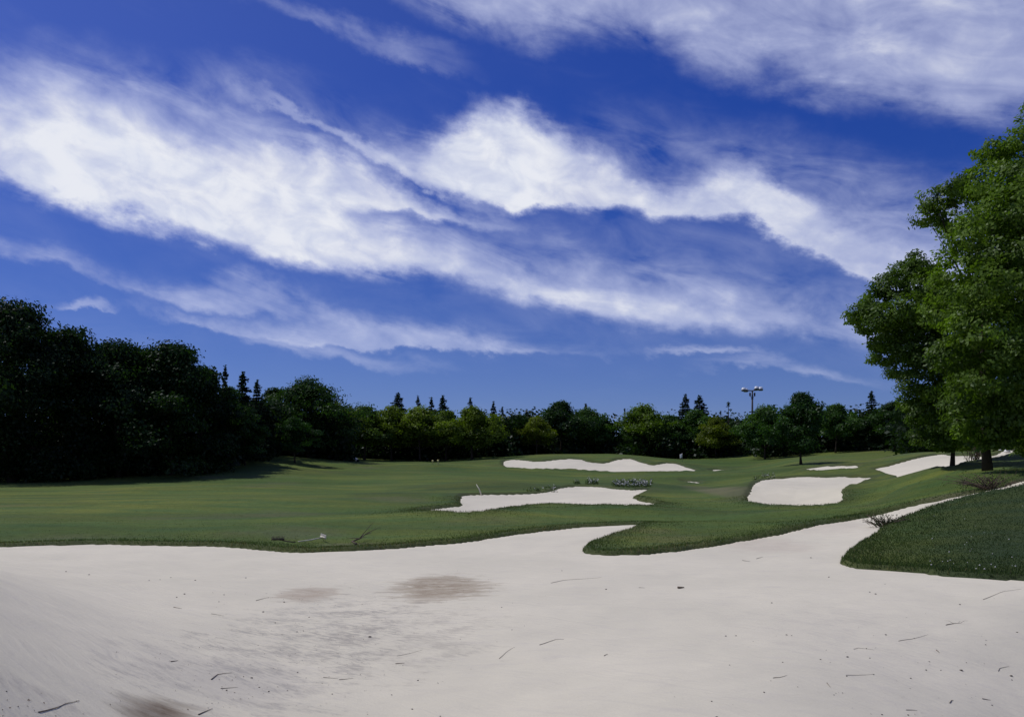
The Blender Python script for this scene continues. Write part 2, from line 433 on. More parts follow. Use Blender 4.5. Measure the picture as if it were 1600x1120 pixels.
# control heights: (column in the photograph, distance in m, height in m)
CP = []
def cp(u, v, Y): CP.append((u, Y, CAMZ - (v - V0) / F * Y))
for Y_, k_ in ((9.0, 1.0), (13.5, 1.0), (19.0, 0.55)):
    for u, z in ((-300, 2.9), (-100, 1.6), (50, 1.0), (200, .50), (350, .17), (500, 0.0), (800, -.03), (1100, 0.0), (1250, -.08), (1400, -.34), (1600, -.82), (1900, -1.6)):  # side banks shaped so the sand darkens towards both lower corners
        CP.append((u, Y_, z * (k_ if u < 900 else k_ * k_ * (1.0 if Y_ < 16 else .4))))
CP += [(-300, 30, 0.05), (0, 30, 0.0), (200, 29.5, 0.0), (400, 29.2, 0.0), (470, 28, 0.0), (640, 30, -0.02), (740, 32, -0.02), (830, 35.5, 0.0)]
for t in [(900, 824, 38), (1010, 819, 40), (950, 845, 31.5), (1100, 856, 29.4), (1180, 842, 32.5), (1300, 818, 37), (1370, 805, 39), (1460, 783, 40), (1530, 768, 40.5), (1600, 752, 41), (1600, 760, 38.5), (1530, 774, 37.5),
          (1480, 787, 37), (1400, 812, 35.5), (1350, 842, 31), (1313, 880, 25), (1450, 896, 23.2), (1600, 906, 22), (1450, 842, 29), (1600, 840, 28.5), (1600, 800, 33), (1500, 805, 33.5), (1760, 738, 40), (1760, 900, 22), (1760, 800, 32),
          (-200, 820, 40), (0, 800, 49), (0, 760, 92), (200, 751, 104), (300, 746, 109), (400, 737, 117), (430, 714, 140), (300, 712, 146), (100, 735, 130), (0, 742, 122), (-250, 745, 110), (100, 705, 180), (-250, 705, 180),
          (400, 800, 50), (400, 772, 75), (400, 752, 102), (500, 730, 132), (550, 722, 148), (600, 722, 165), (620, 737, 130), (700, 722, 170), (700, 742, 116), (700, 768, 78), (785, 713, 190), (200, 775, 72), (200, 820, 41),
          (700, 800, 49), (860, 788, 55), (860, 771, 71), (950, 761, 81), (1020, 765, 77), (1020, 790, 53), (850, 756, 94), (900, 746, 122), (900, 735.5, 141), (1000, 737.5, 137), (1080, 737, 138), (800, 732, 142),
          (900, 717, 160), (985, 716, 165), (1060, 725, 155), (800, 718, 165), (945, 724, 157), (900, 709, 186), (1060, 718, 186), (1150, 713, 190), (1000, 712, 186), (1100, 741, 128), (1150, 735, 140), (1200, 725, 150), (1110, 765, 85), (1130, 790, 55), (1000, 812, 43),
          (1180, 789, 54), (1240, 791, 53), (1315, 785, 55), (1170, 766, 66), (1200, 749, 80), (1290, 744.5, 84), (1370, 746.5, 80), (1340, 757, 70),
          (1260, 735.5, 105), (1340, 729, 110), (1300, 720, 122), (1268, 727, 114), (1250, 715, 138), (1350, 711, 138),
          (1370, 734, 85), (1425, 742, 75), (1490, 731, 66), (1560, 713, 64), (1450, 713, 88), (1480, 710, 90), (1520, 711, 84), (1583, 703, 72), (1487, 736, 58), (1541, 741, 47), (1440, 760, 52), (1400, 776, 47), (1590, 728, 52), (1660, 713, 60), (1760, 700, 62),
          (1300, 800, 46), (1370, 790, 48), (600, 716, 200), (800, 710, 215), (1000, 712, 215), (1200, 708, 200), (1400, 702, 168), (1600, 698, 120), (1800, 690, 110)]: cp(*t)
for u in (-300, 200, 600, 1000, 1400, 1900): CP.append((u, 400.0, 6.0))
_cp = np.array(CP)
_X = (_cp[:, 0] - U0) / F * _cp[:, 1]
def _q(X, Y):
    r = np.clip(np.hypot(X, Y), 9.0, 420.0); a = np.clip(np.arctan2(X, Y), -0.72, 0.75)
    return np.stack([a * 5.0, np.log(r) * 2.2], -1)
_Q = _q(_X, _cp[:, 1])
def _tps(d2): return 0.5 * d2 * np.log(d2 + 1e-9)
_n = len(_Q)
_K = _tps(((_Q[:, None] - _Q[None]) ** 2).sum(-1)) + np.eye(_n) * 2e-4
_A = np.zeros((_n + 3, _n + 3)); _A[:_n, :_n] = _K
_A[:_n, _n] = 1; _A[:_n, _n + 1:] = _Q; _A[_n, :_n] = 1; _A[_n + 1:, :_n] = _Q.T
_w = np.linalg.solve(_A, np.concatenate([_cp[:, 2], np.zeros(3)]))
# grassy humps round the bunkers: x, y, radius across, radius along, height
BUMPS = [(-2.5, 84, 6, 4.5, 0.45), (13, 90, 7, 4.5, 0.45), (5, 46.5, 7, 3.2, 0.22), (-4, 43, 6, 3, 0.18), (8.5, 36, 4, 2.6, 0.22), (14, 42, 4, 3, 0.25), (22, 46, 4, 4, 0.30), (27, 60, 4, 4, 0.35),
         (21, 62, 2.5, 6, 0.30), (35, 96, 6, 5, 0.5), (-22, 60, 12, 8, 0.3), (-8, 66, 8, 6, 0.25), (-30, 84, 10, 7, 0.4), (20, 112, 10, 7, 0.6), (-12, 140, 10, 6, 0.6), (-20, 38, 7, 3.5, 0.2), (-10, 36, 4, 3, 0.15), (46, 104, 6, 5, 0.6)]
def base(X, Y):
    X = np.asarray(X, float); Y = np.asarray(Y, float)
    q = _q(X.ravel(), Y.ravel()); out = np.zeros(len(q))
    for i in range(0, len(q), 40000):
        p = q[i:i + 40000]
        d2 = ((p[:, None] - _Q[None]) ** 2).sum(-1)
        out[i:i + 40000] = _tps(d2) @ _w[:_n] + _w[_n] + p @ _w[_n + 1:]
    out = out.reshape(X.shape)
    for bx, by, rx, ry, hh in BUMPS:
        out = out + 1.5 * hh * np.exp(-((X - bx) / rx) ** 2 - ((Y - by) / ry) ** 2)
    far = np.clip((np.hypot(X, Y) - 30) / 60, 0, 1)
    out = out + 0.10 * far * vnoise(X / 7.0, Y / 9.0, 3) + 0.03 * vnoise(X / 2.6, Y / 3.1, 4) * np.clip((np.hypot(X, Y) - 6) / 20, 0, 1)
    return out
def zb(x, y): return float(base(np.array([x]), np.array([y]))[0])
_Ys = np.exp(np.linspace(math.log(6.0), math.log(300.0), 2600))
def ground(u, v):
    """where the ground lies that the photograph shows at pixel (u, v)"""
    X = (u - U0) / F * _Ys
    vp = V0 + (CAMZ - base(X, _Ys)) / _Ys * F
    k = np.argmax(vp <= v) if (vp <= v).any() else len(_Ys) - 1
    if k > 0 and vp[k - 1] != vp[k]:
        t = (vp[k - 1] - v) / (vp[k - 1] - vp[k]); Y = _Ys[k - 1] + t * (_Ys[k] - _Ys[k - 1])
    else: Y = _Ys[k]
    return ((u - U0) / F * Y, Y)
def at(u, Y): return ((u - U0) / F * Y, Y)
def G3(u, v, dz=0.0):
    x, y = ground(u, v); return (x, y, zb(x, y) + dz)

def px_poly(pts): return [ground(u, v) for u, v in pts]
BUNKERS = []
front = [(0, 855), (60, 852), (150, 850), (240, 852), (330, 853), (400, 858), (470, 864), (550, 861), (640, 855), (740, 846), (790, 837), (830, 832), (900, 824), (960, 821), (1010, 819),
         (985, 828), (950, 838), (922, 849), (906, 860), (915, 865), (945, 867), (1000, 867), (1060, 861), (1120, 852), (1180, 842), (1230, 832), (1300, 817), (1340, 811), (1370, 805), (1400, 797), (1430, 789), (1470, 781), (1520, 771), (1550, 765), (1570, 759), (1600, 751), (1700, 736),
         (1720, 752), (1640, 757), (1600, 760), (1560, 768), (1520, 775), (1480, 786), (1440, 798), (1400, 814), (1370, 831), (1338, 852), (1318, 869), (1313, 880), (1330, 887), (1380, 891), (1440, 895), (1500, 902), (1560, 905), (1640, 906), (1760, 912)]
BUNKERS.append(('front', px_poly(front) + [(24, 12), (22, -8), (10, -18), (-15, -18), (-30, -5), (-34, 14), (-27, 30), (-20, 30.2)], 0.0,
                ))
BUNKERS.append(('middle', px_poly([(646, 798.5), (700, 793), (722, 790), (719, 782), (723, 774), (740, 773), (800, 772), (850, 770), (870, 764), (890, 760), (930, 760), (960, 764), (1000, 766), (1022, 763), (1000, 772), (986, 777), (1000, 783), (1020, 786), (1029, 788), (1010, 792), (970, 793), (920, 791), (860, 788), (810, 792), (760, 801), (720, 803), (690, 801)]), 0.32))
BUNKERS.append(('far', px_poly([(786, 722), (792, 719), (805, 718), (840, 722), (870, 718), (905, 717), (920, 722), (945, 724), (965, 718), (985, 716), (1000, 722), (1020, 727), (1045, 723), (1060, 725), (1078, 732), (1090, 735), (1080, 737), (1000, 737), (960, 738), (930, 736), (890, 733), (820, 733), (790, 731)]), 0.1))
BUNKERS.append(('sliver', px_poly([(1108, 735), (1120, 733), (1138, 734.5), (1130, 736.5), (1112, 736.5)]), 0.0))
BUNKERS.append(('right', px_poly([(1167, 779), (1172, 768), (1180, 755), (1200, 749), (1240, 745.5), (1290, 744.5), (1345, 745), (1374, 746), (1350, 750), (1335, 758), (1316, 766), (1318, 778), (1310, 787), (1280, 791), (1230, 792), (1195, 790), (1168, 784)]), 0.38))
BUNKERS.append(('strip', px_poly([(1250, 734.5), (1280, 729.5), (1320, 727.5), (1340, 726.5), (1342, 731.5), (1310, 733.5), (1270, 736)]), 0.05))
BUNKERS.append(('bank', px_poly([(1364, 733), (1385, 729), (1410, 722), (1450, 713), (1470, 709), (1480, 712), (1500, 712), (1520, 712), (1540, 715), (1560, 710), (1580, 703), (1586, 707), (1568, 713), (1540, 720), (1510, 722), (1495, 730), (1470, 731), (1440, 736), (1425, 741), (1405, 744), (1385, 739)]), 0.05))
BUNKERS.append(('line', px_poly([(1060, 750.5), (1080, 752.0), (1095, 753.8), (1093, 756), (1078, 754.2)]), 0.0))

def sdist(X, Y, poly):
    """signed distance to a polygon, negative inside"""
    P = np.array(poly); Q = np.roll(P, -1, axis=0)
    d2 = np.full(X.shape, 1e12); ins = np.zeros(X.shape, bool)
    for (ax, ay), (bx, by) in zip(P, Q):
        ex, ey = bx - ax, by - ay; L2 = ex * ex + ey * ey + 1e-12
        t = np.clip(((X - ax) * ex + (Y - ay) * ey) / L2, 0, 1)
        d2 = np.minimum(d2, (X - ax - t * ex) ** 2 + (Y - ay - t * ey) ** 2)
        cr = ((ay > Y) != (by > Y)) & (X < (bx - ax) * (Y - ay) / (by - ay + 1e-12) + ax)
        ins ^= cr
    d = np.sqrt(d2); return np.where(ins, -d, d)
def smooth_poly(poly, it=1):
    P = np.array(poly)
    for _ in range(it):
        Q = np.roll(P, -1, axis=0)
        P = np.stack([0.8 * P + 0.2 * Q, 0.2 * P + 0.8 * Q], 1).reshape(-1, 2)
    return P
def nearest_bunker(X, Y):
    d = np.full(X.shape, 1e9); idx = np.zeros(X.shape, int)
    for i, b in enumerate(BUNKERS):
        P = np.array(b[1]); lo = P.min(0) - 4; hi = P.max(0) + 4
        msk = (X > lo[0]) & (X < hi[0]) & (Y > lo[1]) & (Y < hi[1])
        if not msk.any(): continue
        dd = sdist(X[msk], Y[msk], smooth_poly(b[1]))
        cur = d[msk]; sel = dd < cur
        cur[sel] = dd[sel]; d[msk] = cur
        ii = idx[msk]; ii[sel] = i; idx[msk] = ii
    r = np.hypot(X, Y)
    amp = np.clip(0.05 + r * 0.0008, 0.05, 0.14)
    d = d + amp * (vnoise(X * 1.9, Y * 1.1, 11) * 0.8 + vnoise(X * 5.3, Y * 3.0, 12) * 0.5) * np.clip(r / 12 - 0.8, 0, 1)
    return np.minimum(d, 50.0), idx
def edge_s(r): return np.maximum(0.10, 0.0045 * r)
def lip_h(r): return 0.085 + 0.0013 * r
def turf_z(X, Y, d, B):
    r = np.hypot(X, Y); s = edge_s(r)
    k = np.clip(d / s, -4, 1) * lip_h(r)
    return B + k * np.exp(-np.maximum(d - s, 0) / 1.6)
def sand_z(X, Y, d, B, depth):
    r = np.hypot(X, Y); s = edge_s(r)
    z = B - depth * (1 - np.exp(-np.maximum(-d, 0) / 2.2))
    z = z - np.maximum(d, 0) / s * lip_h(r) * 0.6
    ripple = 0.035 * vnoise(X * 0.45, Y * 0.45, 20) + 0.016 * vnoise(X * 0.9 + Y * 0.4, Y * 1.3 - X * 0.5, 21) + 0.007 * vnoise(X * 2.7, Y * 3.6, 22)
    return z + ripple * np.clip(-d / 0.6, 0, 1)

ang = np.concatenate([np.arange(-36, 40.001, 0.098)])
side = np.arange(43, 321.1, 3.0)
ang = R(1) * np.concatenate([ang, side])
rad = np.concatenate([[0.4, 1.2, 2.2, 3.3, 4.5, 5.8, 7.0], np.exp(np.arange(math.log(8.0), math.log(250.0), 0.0080)), [270, 300, 350, 420, 520, 700, 1000, 1500, 2300, 3500]])
NA, NR = len(ang), len(rad)
AA, RR = np.meshgrid(ang, rad)
GX = RR * np.sin(AA); GY = RR * np.cos(AA)
GB = base(GX, GY)
GD, GI = nearest_bunker(GX, GY)
idx = np.arange(NA * NR).reshape(NR, NA)
qa = idx[:-1, :]; qb = np.roll(idx, -1, axis=1)[:-1, :]; qc = np.roll(idx, -1, axis=1)[1:, :]; qd = idx[1:, :]
QUADS = np.stack([qa, qb, qc, qd], -1).reshape(-1, 4)[:, ::-1]

def w_of(u, v): return ground(u, v)
def stain(u, v, wpx, hpx, rot, amt, col, mode):
    x, y = w_of(u, v); x2, y2 = w_of(u, v - hpx / 2); x3, y3 = w_of(u, v + hpx / 2)
    return (x, y, wpx / 2 / F * y, abs(y2 - y3) / 2, rot, amt, col, mode)
SAND_STAINS = [
    stain(690, 917, 170, 46, 0.0, 0.95, (0.32, 0.26, 0.185), 0),
    stain(480, 927, 110, 26, 0.0, 0.75, (0.38, 0.31, 0.235), 0),
    stain(248, 1112, 150, 70, 0.0, 1.0, (0.15, 0.112, 0.078), 2),
    stain(470, 1000, 330, 190, 0.0, 0.7, (0.34, 0.32, 0.28), 1),
    stain(640, 985, 300, 110, 0.0, 0.55, (0.36, 0.33, 0.28), 1),
    stain(1190, 850, 170, 34, 0.0, 0.45, (0.50, 0.42, 0.34), 0),
    stain(1280, 820, 160, 26, 0.0, 0.35, (0.50, 0.43, 0.36), 0),
    stain(1400, 1020, 380, 160, 0.0, 0.25, (0.42, 0.39, 0.36), 1),
    stain(80, 1100, 240, 60, 0.0, 0.45, (0.40, 0.36, 0.31), 1),
    stain(345, 1060, 360, 90, 0.0, 0.35, (0.40, 0.375, 0.35), 0),
]
TURF_WEAR = []
for (u, v, wpx, hpx, amt) in [(1135, 768, 90, 22, 0.5), (1085, 760, 60, 10, 0.35), (1060, 848, 120, 24, 0.12), (560, 853, 160, 10, 0.3), (1480, 778, 120, 12, 0.55), (1020, 832, 80, 10, 0.2)]:
    x, y = w_of(u, v); y2 = w_of(u, v - hpx / 2)[1]; y3 = w_of(u, v + hpx / 2)[1]
    TURF_WEAR.append((x, y, wpx / 2 / F * y, max(0.3, abs(y2 - y3) / 2), amt))
M_turf = turf_material(); M_sand = sand_material()

def mound_shade_w(X, Y):  # shade on the right mound put into its colour, deeper to the right
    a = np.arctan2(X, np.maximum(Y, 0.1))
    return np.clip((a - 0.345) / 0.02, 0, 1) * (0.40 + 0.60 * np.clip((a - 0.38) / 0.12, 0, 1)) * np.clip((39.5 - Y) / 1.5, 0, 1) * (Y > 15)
# longer, darker rough left uncut round the bunkers: x, y, half width, half depth, amount
ROUGH = [(-2.5, 83, 9, 6, .55), (12, 88, 9, 5, .5), (-9, 70, 4, 9, .5), (7, 32, 3, 3, .3), (22, 66, 2.2, 8, .4), (24, 88, 9, 3, .35), (38, 84, 4, 8, .3), (30, 112, 9, 4, .35), (20, 150, 22, 9, .4), (-5, 165, 20, 6, .35), (-30, 122, 12, 7, .3), (14, 45, 6, 3, .25)]
def rough_and_shade_w(X, Y, D):
    w = np.zeros(X.shape)
    n = 0.5 * vnoise(X / 2.2, Y / 2.8, 41) + 0.35 * vnoise(X / 0.8, Y / 1.1, 42)
    for x, y, rx, ry, k in ROUGH:
        q = np.sqrt(((X - x) / rx) ** 2 + ((Y - y) / ry) ** 2) + 0.35 * n
        w = np.maximum(w, k * np.clip((1.15 - q) / 0.45, 0, 1))
    r = np.hypot(X, Y)
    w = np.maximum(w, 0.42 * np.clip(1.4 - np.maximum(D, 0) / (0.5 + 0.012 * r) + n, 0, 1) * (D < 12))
    return np.maximum(w, mound_shade_w(X, Y))
TZ = turf_z(GX, GY, GD, GB)
edge = np.exp(-np.maximum(GD, 0) / 0.9)
me = mesh_np('ground', np.stack([GX, GY, TZ], -1).reshape(-1, 3), QUADS, M_turf, {'edge': ('POINT', edge.ravel()), 'rough': ('POINT', rough_and_shade_w(GX, GY, GD).ravel())}, smooth=True)
tag(link('ground', me), kind='structure')
marg = edge_s(RR) * 2.0 + RR * 0.010
for i, b in enumerate(BUNKERS):
    sel = (GI == i) & (GD < marg)
    vs = sel.ravel()
    fm = vs[QUADS].all(1)
    if not fm.any(): continue
    f = QUADS[fm]; used, invx = np.unique(f.ravel(), return_inverse=True)
    X = GX.ravel()[used]; Y = GY.ravel()[used]
    Z = sand_z(X, Y, GD.ravel()[used], GB.ravel()[used], b[2])
    o = link('bunker_sand', mesh_np('bunker_sand', np.stack([X, Y, Z], -1), invx.reshape(-1, 4), M_sand, smooth=True))
    tag(o, kind='structure')

def surf(x, y):
    """height of what shows at a spot, sand or turf"""
    X = np.array([x]); Y = np.array([y]); d, i = nearest_bunker(X, Y); B = base(X, Y)
    return float(turf_z(X, Y, d, B)[0]) if d[0] > 0 else float(sand_z(X, Y, d, B, BUNKERS[i[0]][2])[0])
def S3(u, v, dz=0.0):
    x, y = ground(u, v); return (x, y, surf(x, y) + dz)

# ------------------------------------------------------------------ grass blades (uncountable: one object)
def blades(name, X, Y, Z, H, W, mat, lean=0.5, seed=1):
    r = np.random.default_rng(seed); n = len(X)
    a = r.uniform(0, 2 * np.pi, n); b = r.uniform(0, 2 * np.pi, n); L = r.uniform(0, lean, n) * H
    p0 = np.stack([X - np.cos(a) * W / 2, Y - np.sin(a) * W / 2, Z - 0.01], -1)
    p1 = np.stack([X + np.cos(a) * W / 2, Y + np.sin(a) * W / 2, Z - 0.01], -1)
    p2 = np.stack([X + np.cos(b) * L, Y + np.sin(b) * L, Z + H], -1)
    V = np.stack([p0, p1, p2], 1).reshape(-1, 3)
    f = np.arange(3 * n).reshape(-1, 3)
    return mesh_np(name, V, f, mat, {'tone': ('FACE', r.uniform(0, 1, n))})
M_blade = leaf_material('grass_blade', (0.062, 0.098, 0.034), trans=0.25, var=0.45, gloss=0.015)
M_straw = leaf_material('dry_grass', (0.17, 0.15, 0.075), trans=0.2, var=0.4, gloss=0.01)

def scatter_polar(n, a0, a1, r0, r1, pw=1.0, seed=0):
    r = np.random.default_rng(seed)
    A = R(1) * r.uniform(a0, a1, n); t = r.uniform(0, 1, n) ** pw
    rr = np.exp(np.log(r0) + t * (np.log(r1) - np.log(r0)))
    return rr * np.sin(A), rr * np.cos(A)
X, Y = scatter_polar(680000, -38, 42, 20, 62, 1.25, 5)
d, ii = nearest_bunker(X, Y)
r_ = np.random.default_rng(9)
clump = vnoise(X * 0.8, Y * 0.8, 31) * 0.5 + vnoise(X * 2.5, Y * 2.5, 32) * 0.5
rough = np.exp(-np.maximum(d, 0) / 1.3)
mound = ((X / Y > 0.362) & (Y < 38.5) & (d > 0)).astype(float)
keep = (d > 0.01) & (r_.uniform(0, 1, len(X)) < np.clip(0.04 + 0.85 * rough + 0.75 * mound + 0.3 * clump * rough, 0.0, 1))
X, Y, d, clump, rough, mound = (v[keep] for v in (X, Y, d, clump, rough, mound))
H = (0.026 + 0.045 * rough + 0.018 * mound * np.clip(0.6 + clump, 0.2, 1.5)) * r_.uniform(0.6, 1.35, len(X))
Z = turf_z(X, Y, d, base(X, Y))
W = 0.008 + 0.00045 * np.hypot(X, Y)
dry = (r_.uniform(0, 1, len(X)) < 0.04 + 0.30 * rough * (vnoise(X * 0.5, Y * 0.5, 33) > -0.1) * (1 - 0.6 * mound))
mwv = mound_shade_w(X, Y); mw = mwv > 0.25
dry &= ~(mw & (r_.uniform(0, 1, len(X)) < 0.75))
for sel, tint, lab in ((~dry & ~mw, (1.15, 1.1, .9), 'short green turf blades beside the foreground sand'), (~dry & mw & (mwv < 0.72), (.92, .92, .72), 'short grass at the left tip of the mound at the right'), (~dry & mw & (mwv >= 0.72), (.70, .74, .66), 'grass on the mound at the right, its shade tinted in')):  # mound blades tinted darker rightwards: shade put into their colour
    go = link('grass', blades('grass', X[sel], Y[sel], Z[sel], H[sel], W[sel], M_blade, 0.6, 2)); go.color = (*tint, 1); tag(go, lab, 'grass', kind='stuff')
go = link('dry_grass', blades('dry_grass', X[dry], Y[dry], Z[dry], H[dry] * 1.1, W[dry], M_straw, 0.8, 3)); tag(go, 'dry straw blades along the bunker edges', 'grass', kind='stuff')

# ------------------------------------------------------------------ trees
M_bark = simple('bark', (0.045, 0.036, 0.028), 0.95, 0.4, 5.0, spec=0.1)
M_leaf = leaf_material('broad_leaf', (0.046, 0.074, 0.021), trans=0.40, var=0.42, gloss=0.012)
M_needle = leaf_material('needles', (0.030, 0.050, 0.024), trans=0.15, var=0.45, gloss=0.02)

def unit(n, r):
    v = r.normal(size=(n, 3)); return v / np.linalg.norm(v, axis=1)[:, None]
def leaf_quads(C, N, L, W, r):
    n = len(C)
    t = np.cross(N, unit(n, r)); t /= np.linalg.norm(t, axis=1)[:, None] + 1e-9
    b = np.cross(N, t)
    L = (L * r.uniform(0.65, 1.3, n))[:, None] / 2; W = (W * r.uniform(0.7, 1.25, n))[:, None] / 2
    V = np.stack([C - t * L, C + b * W, C + t * L, C - b * W], 1).reshape(-1, 3)
    return V, np.arange(4 * n).reshape(-1, 4)
def crown_mesh(name, clumps, leaves, L, W, seed, mat=None, flat=1.0, spr=0.30, per=26, shell=0.55):
    """clumps: (x, y, z, radius). Leaves sit in sprigs, sprigs in the outer part of each clump."""
    r = np.random.default_rng(seed)
    cl = np.array(clumps); wgt = cl[:, 3] ** 2; wgt /= wgt.sum()
    ns = max(8, leaves // per)
    ci = r.choice(len(cl), ns, p=wgt)
    dirs = unit(ns, r); dirs[:, 2] = np.where(dirs[:, 2] < -0.3, dirs[:, 2] * 0.5, dirs[:, 2])
    rr = cl[ci, 3] * (shell + (1 - shell) * r.uniform(0, 1, ns) ** 0.6) * (1 + 0.09 * r.normal(size=ns))
    off = dirs * rr[:, None]; off[:, 2] *= flat
    sc = cl[ci, :3] + off
    tone_s = np.clip(r.normal(0.45, 0.16, ns) + 0.22 * r.normal(size=len(cl))[ci], 0, 1)
    li = np.repeat(np.arange(ns), per); n = len(li)
    sp = (spr * (0.55 + 0.45 * np.clip(cl[ci, 3], 0.5, 3) / 1.6))[li]
    o2 = np.clip(r.normal(size=(n, 3)), -1.5, 1.5) * sp[:, None]; o2[:, 2] *= 0.62
    C = sc[li] + o2
    sn = dirs * 0.8 + unit(ns, r) * 0.55 + np.array([0, 0, 0.40])
    N = sn[li] + unit(n, r) * 0.42; N /= np.linalg.norm(N, axis=1)[:, None]
    V, f = leaf_quads(C, N, L, W, r)
    tone = np.clip(tone_s[li] + r.normal(0, 0.16, n), 0, 1)
    return mesh_np(name, V, f, mat or M_leaf, {'tone': ('FACE', tone)})
def trunk_mesh(name, h, r0, targets, seed, lean=(0, 0), nlimb=14, base_z=0.2):
    r = np.random.default_rng(seed); T = Tubes()
    n = 9; zz = np.linspace(0, 1, n)
    cx = lean[0] * zz ** 1.4 * h + 0.012 * h * np.sin(zz * 5 + seed); cy = lean[1] * zz ** 1.4 * h + 0.012 * h * np.cos(zz * 4 + seed)
    pts = np.stack([cx, cy, zz * h * 0.9 - 0.15], -1)
    rad_ = r0 * (1 - 0.85 * zz) + r0 * 0.5 * np.exp(-zz * 22)
    T.tube(pts, rad_, 8)
    tg = np.array(targets); r.shuffle(tg)
    for c in tg[:nlimb]:
        z0 = np.clip(c[2] * r.uniform(0.5, 0.8), base_z * h, 0.82 * h)
        k = z0 / (h * 0.9)
        p0 = np.array([np.interp(k, zz, pts[:, 0]), np.interp(k, zz, pts[:, 1]), z0])
        rr = r0 * (1 - 0.85 * k) * 0.55
        mid = p0 * 0.5 + c[:3] * 0.5 + np.array([0, 0, -0.06 * h * r.uniform(0, 1)])
        tt = np.linspace(0, 1, 6)[:, None]
        pp = (1 - tt) ** 2 * p0 + 2 * tt * (1 - tt) * mid + tt ** 2 * c[:3]
        T.tube(pp, rr * (1 - 0.85 * tt[:, 0]), 5)
        for _ in range(2):
            q0 = pp[r.integers(2, 5)]; q1 = c[:3] + unit(1, r)[0] * c[3] * 0.8
            T.tube([q0, (q0 + q1) / 2 + r.normal(size=3) * 0.1, q1], [rr * 0.35, rr * 0.22, rr * 0.06], 4)
    return T.mesh(name, M_bark)
def dome_clumps(h, Rr, cb, n, seed, asym=0.25, top_sharp=0.9, fill=0.3, rs=(0.20, 0.34)):
    """clump centres over a tree-shaped envelope: widest a third of the way up the crown"""
    r = np.random.default_rng(seed); out = []
    H = h * (1 - cb)
    for i in range(n):
        t = r.uniform(0.02, 1) ** 0.9
        w = (max(0.02, math.cos(math.pi / 2 * max(0.0, (t - 0.30) / 0.74))) ** top_sharp) * min(1.0, 0.72 + t)
        a = r.uniform(0, 2 * np.pi)
        k = 1.0 if r.uniform() > fill else r.uniform(0.1, 0.8)
        cr = Rr * r.uniform(*rs)
        q = max(0, Rr * w * k * (1 + asym * r.normal()) - cr * 0.6)
        out.append((q * math.cos(a), q * math.sin(a), cb * h + H * t * 0.98 - cr * (0.75 * t - 0.15), cr))
    out.append((0, 0, h - Rr * 0.24, Rr * 0.28))
    return out
def broadleaf(h, Rr, cb, n, leaves, L, seed, flat=0.8, r0=None, name='broadleaf_tree', spr=0.3, per=12, **kw):
    cl = dome_clumps(h, Rr, cb, n, seed, **kw)
    root = empty(name, (0, 0, 0))
    link('trunk', trunk_mesh('trunk', h * 0.92, r0 or h * 0.017, cl, seed, base_z=cb * 0.8), root)
    link('crown', crown_mesh('crown', cl, leaves, L, L * 0.66, seed + 1, flat=flat, spr=spr, per=per), root)
    return root
def conifer(h, Rr, seed, cb=0.12, dens=1.0, name='conifer_tree', sparse=False):
    r = np.random.default_rng(seed); T = Tubes()
    T.tube([(0, 0, -0.2), (0.02 * h * r.normal() * 0.3, 0, h * 0.5), (0, 0, h)], [h * 0.016, h * 0.010, 0.02], 6)
    C = []; Nn = []; z = cb * h
    while z < h * 0.985:
        t = (z - cb * h) / (h * (1 - cb))
        nb = r.integers(4, 7) if not sparse else r.integers(2, 4)
        for _ in range(nb):
            a = r.uniform(0, 2 * np.pi); ln = Rr * (1 - t) ** 0.85 * r.uniform(0.3, 1.3) + 0.15
            dirv = np.array([math.cos(a), math.sin(a), 0])
            rise = 0.25 * ln * (t - 0.35)
            tip = np.array([0, 0, z]) + dirv * ln + np.array([0, 0, rise - 0.12 * ln])
            T.tube([(0, 0, z), np.array([0, 0, z + rise * 0.6]) + dirv * ln * 0.5, tip], [h * 0.004, h * 0.003, 0.01], 4)
            m = max(5, int((40 if not sparse else 8) * dens * ln))
            k = r.uniform(0.12, 1, m) ** 0.8
            p = np.array([0, 0, z])[None] * (1 - k[:, None]) + tip[None] * k[:, None]
            side = np.array([-dirv[1], dirv[0], 0])
            p = p + side[None] * (r.normal(size=m) * 0.22 * ln * (1.05 - k))[:, None] + np.array([0, 0, 1])[None] * (r.normal(size=m) * 0.07 - 0.04)[:, None]
            C.append(p); nn = np.array([0, 0, 0.8])[None] + r.normal(size=(m, 3)) * 0.45; Nn.append(nn)
        z += h * r.uniform(0.026, 0.052) * (1.6 if sparse else 1.0) * (1 - 0.35 * t)
    m = 40; k = r.uniform(0, 1, m); C.append(np.stack([r.normal(size=m) * 0.10, r.normal(size=m) * 0.10, h * (0.94 + 0.07 * k)], -1)); Nn.append(unit(m, r))
    C = np.vstack(C); Nn = np.vstack(Nn); Nn /= np.linalg.norm(Nn, axis=1)[:, None]
    V, f = leaf_quads(C, Nn, np.full(len(C), 0.50), np.full(len(C), 0.17), r)
    root = empty(name, (0, 0, 0))
    link('trunk', T.mesh('trunk', M_bark), root)
    link('crown', mesh_np('crown', V, f, M_needle, {'tone': ('FACE', r.uniform(0, 1, len(C)))}), root)
    return root

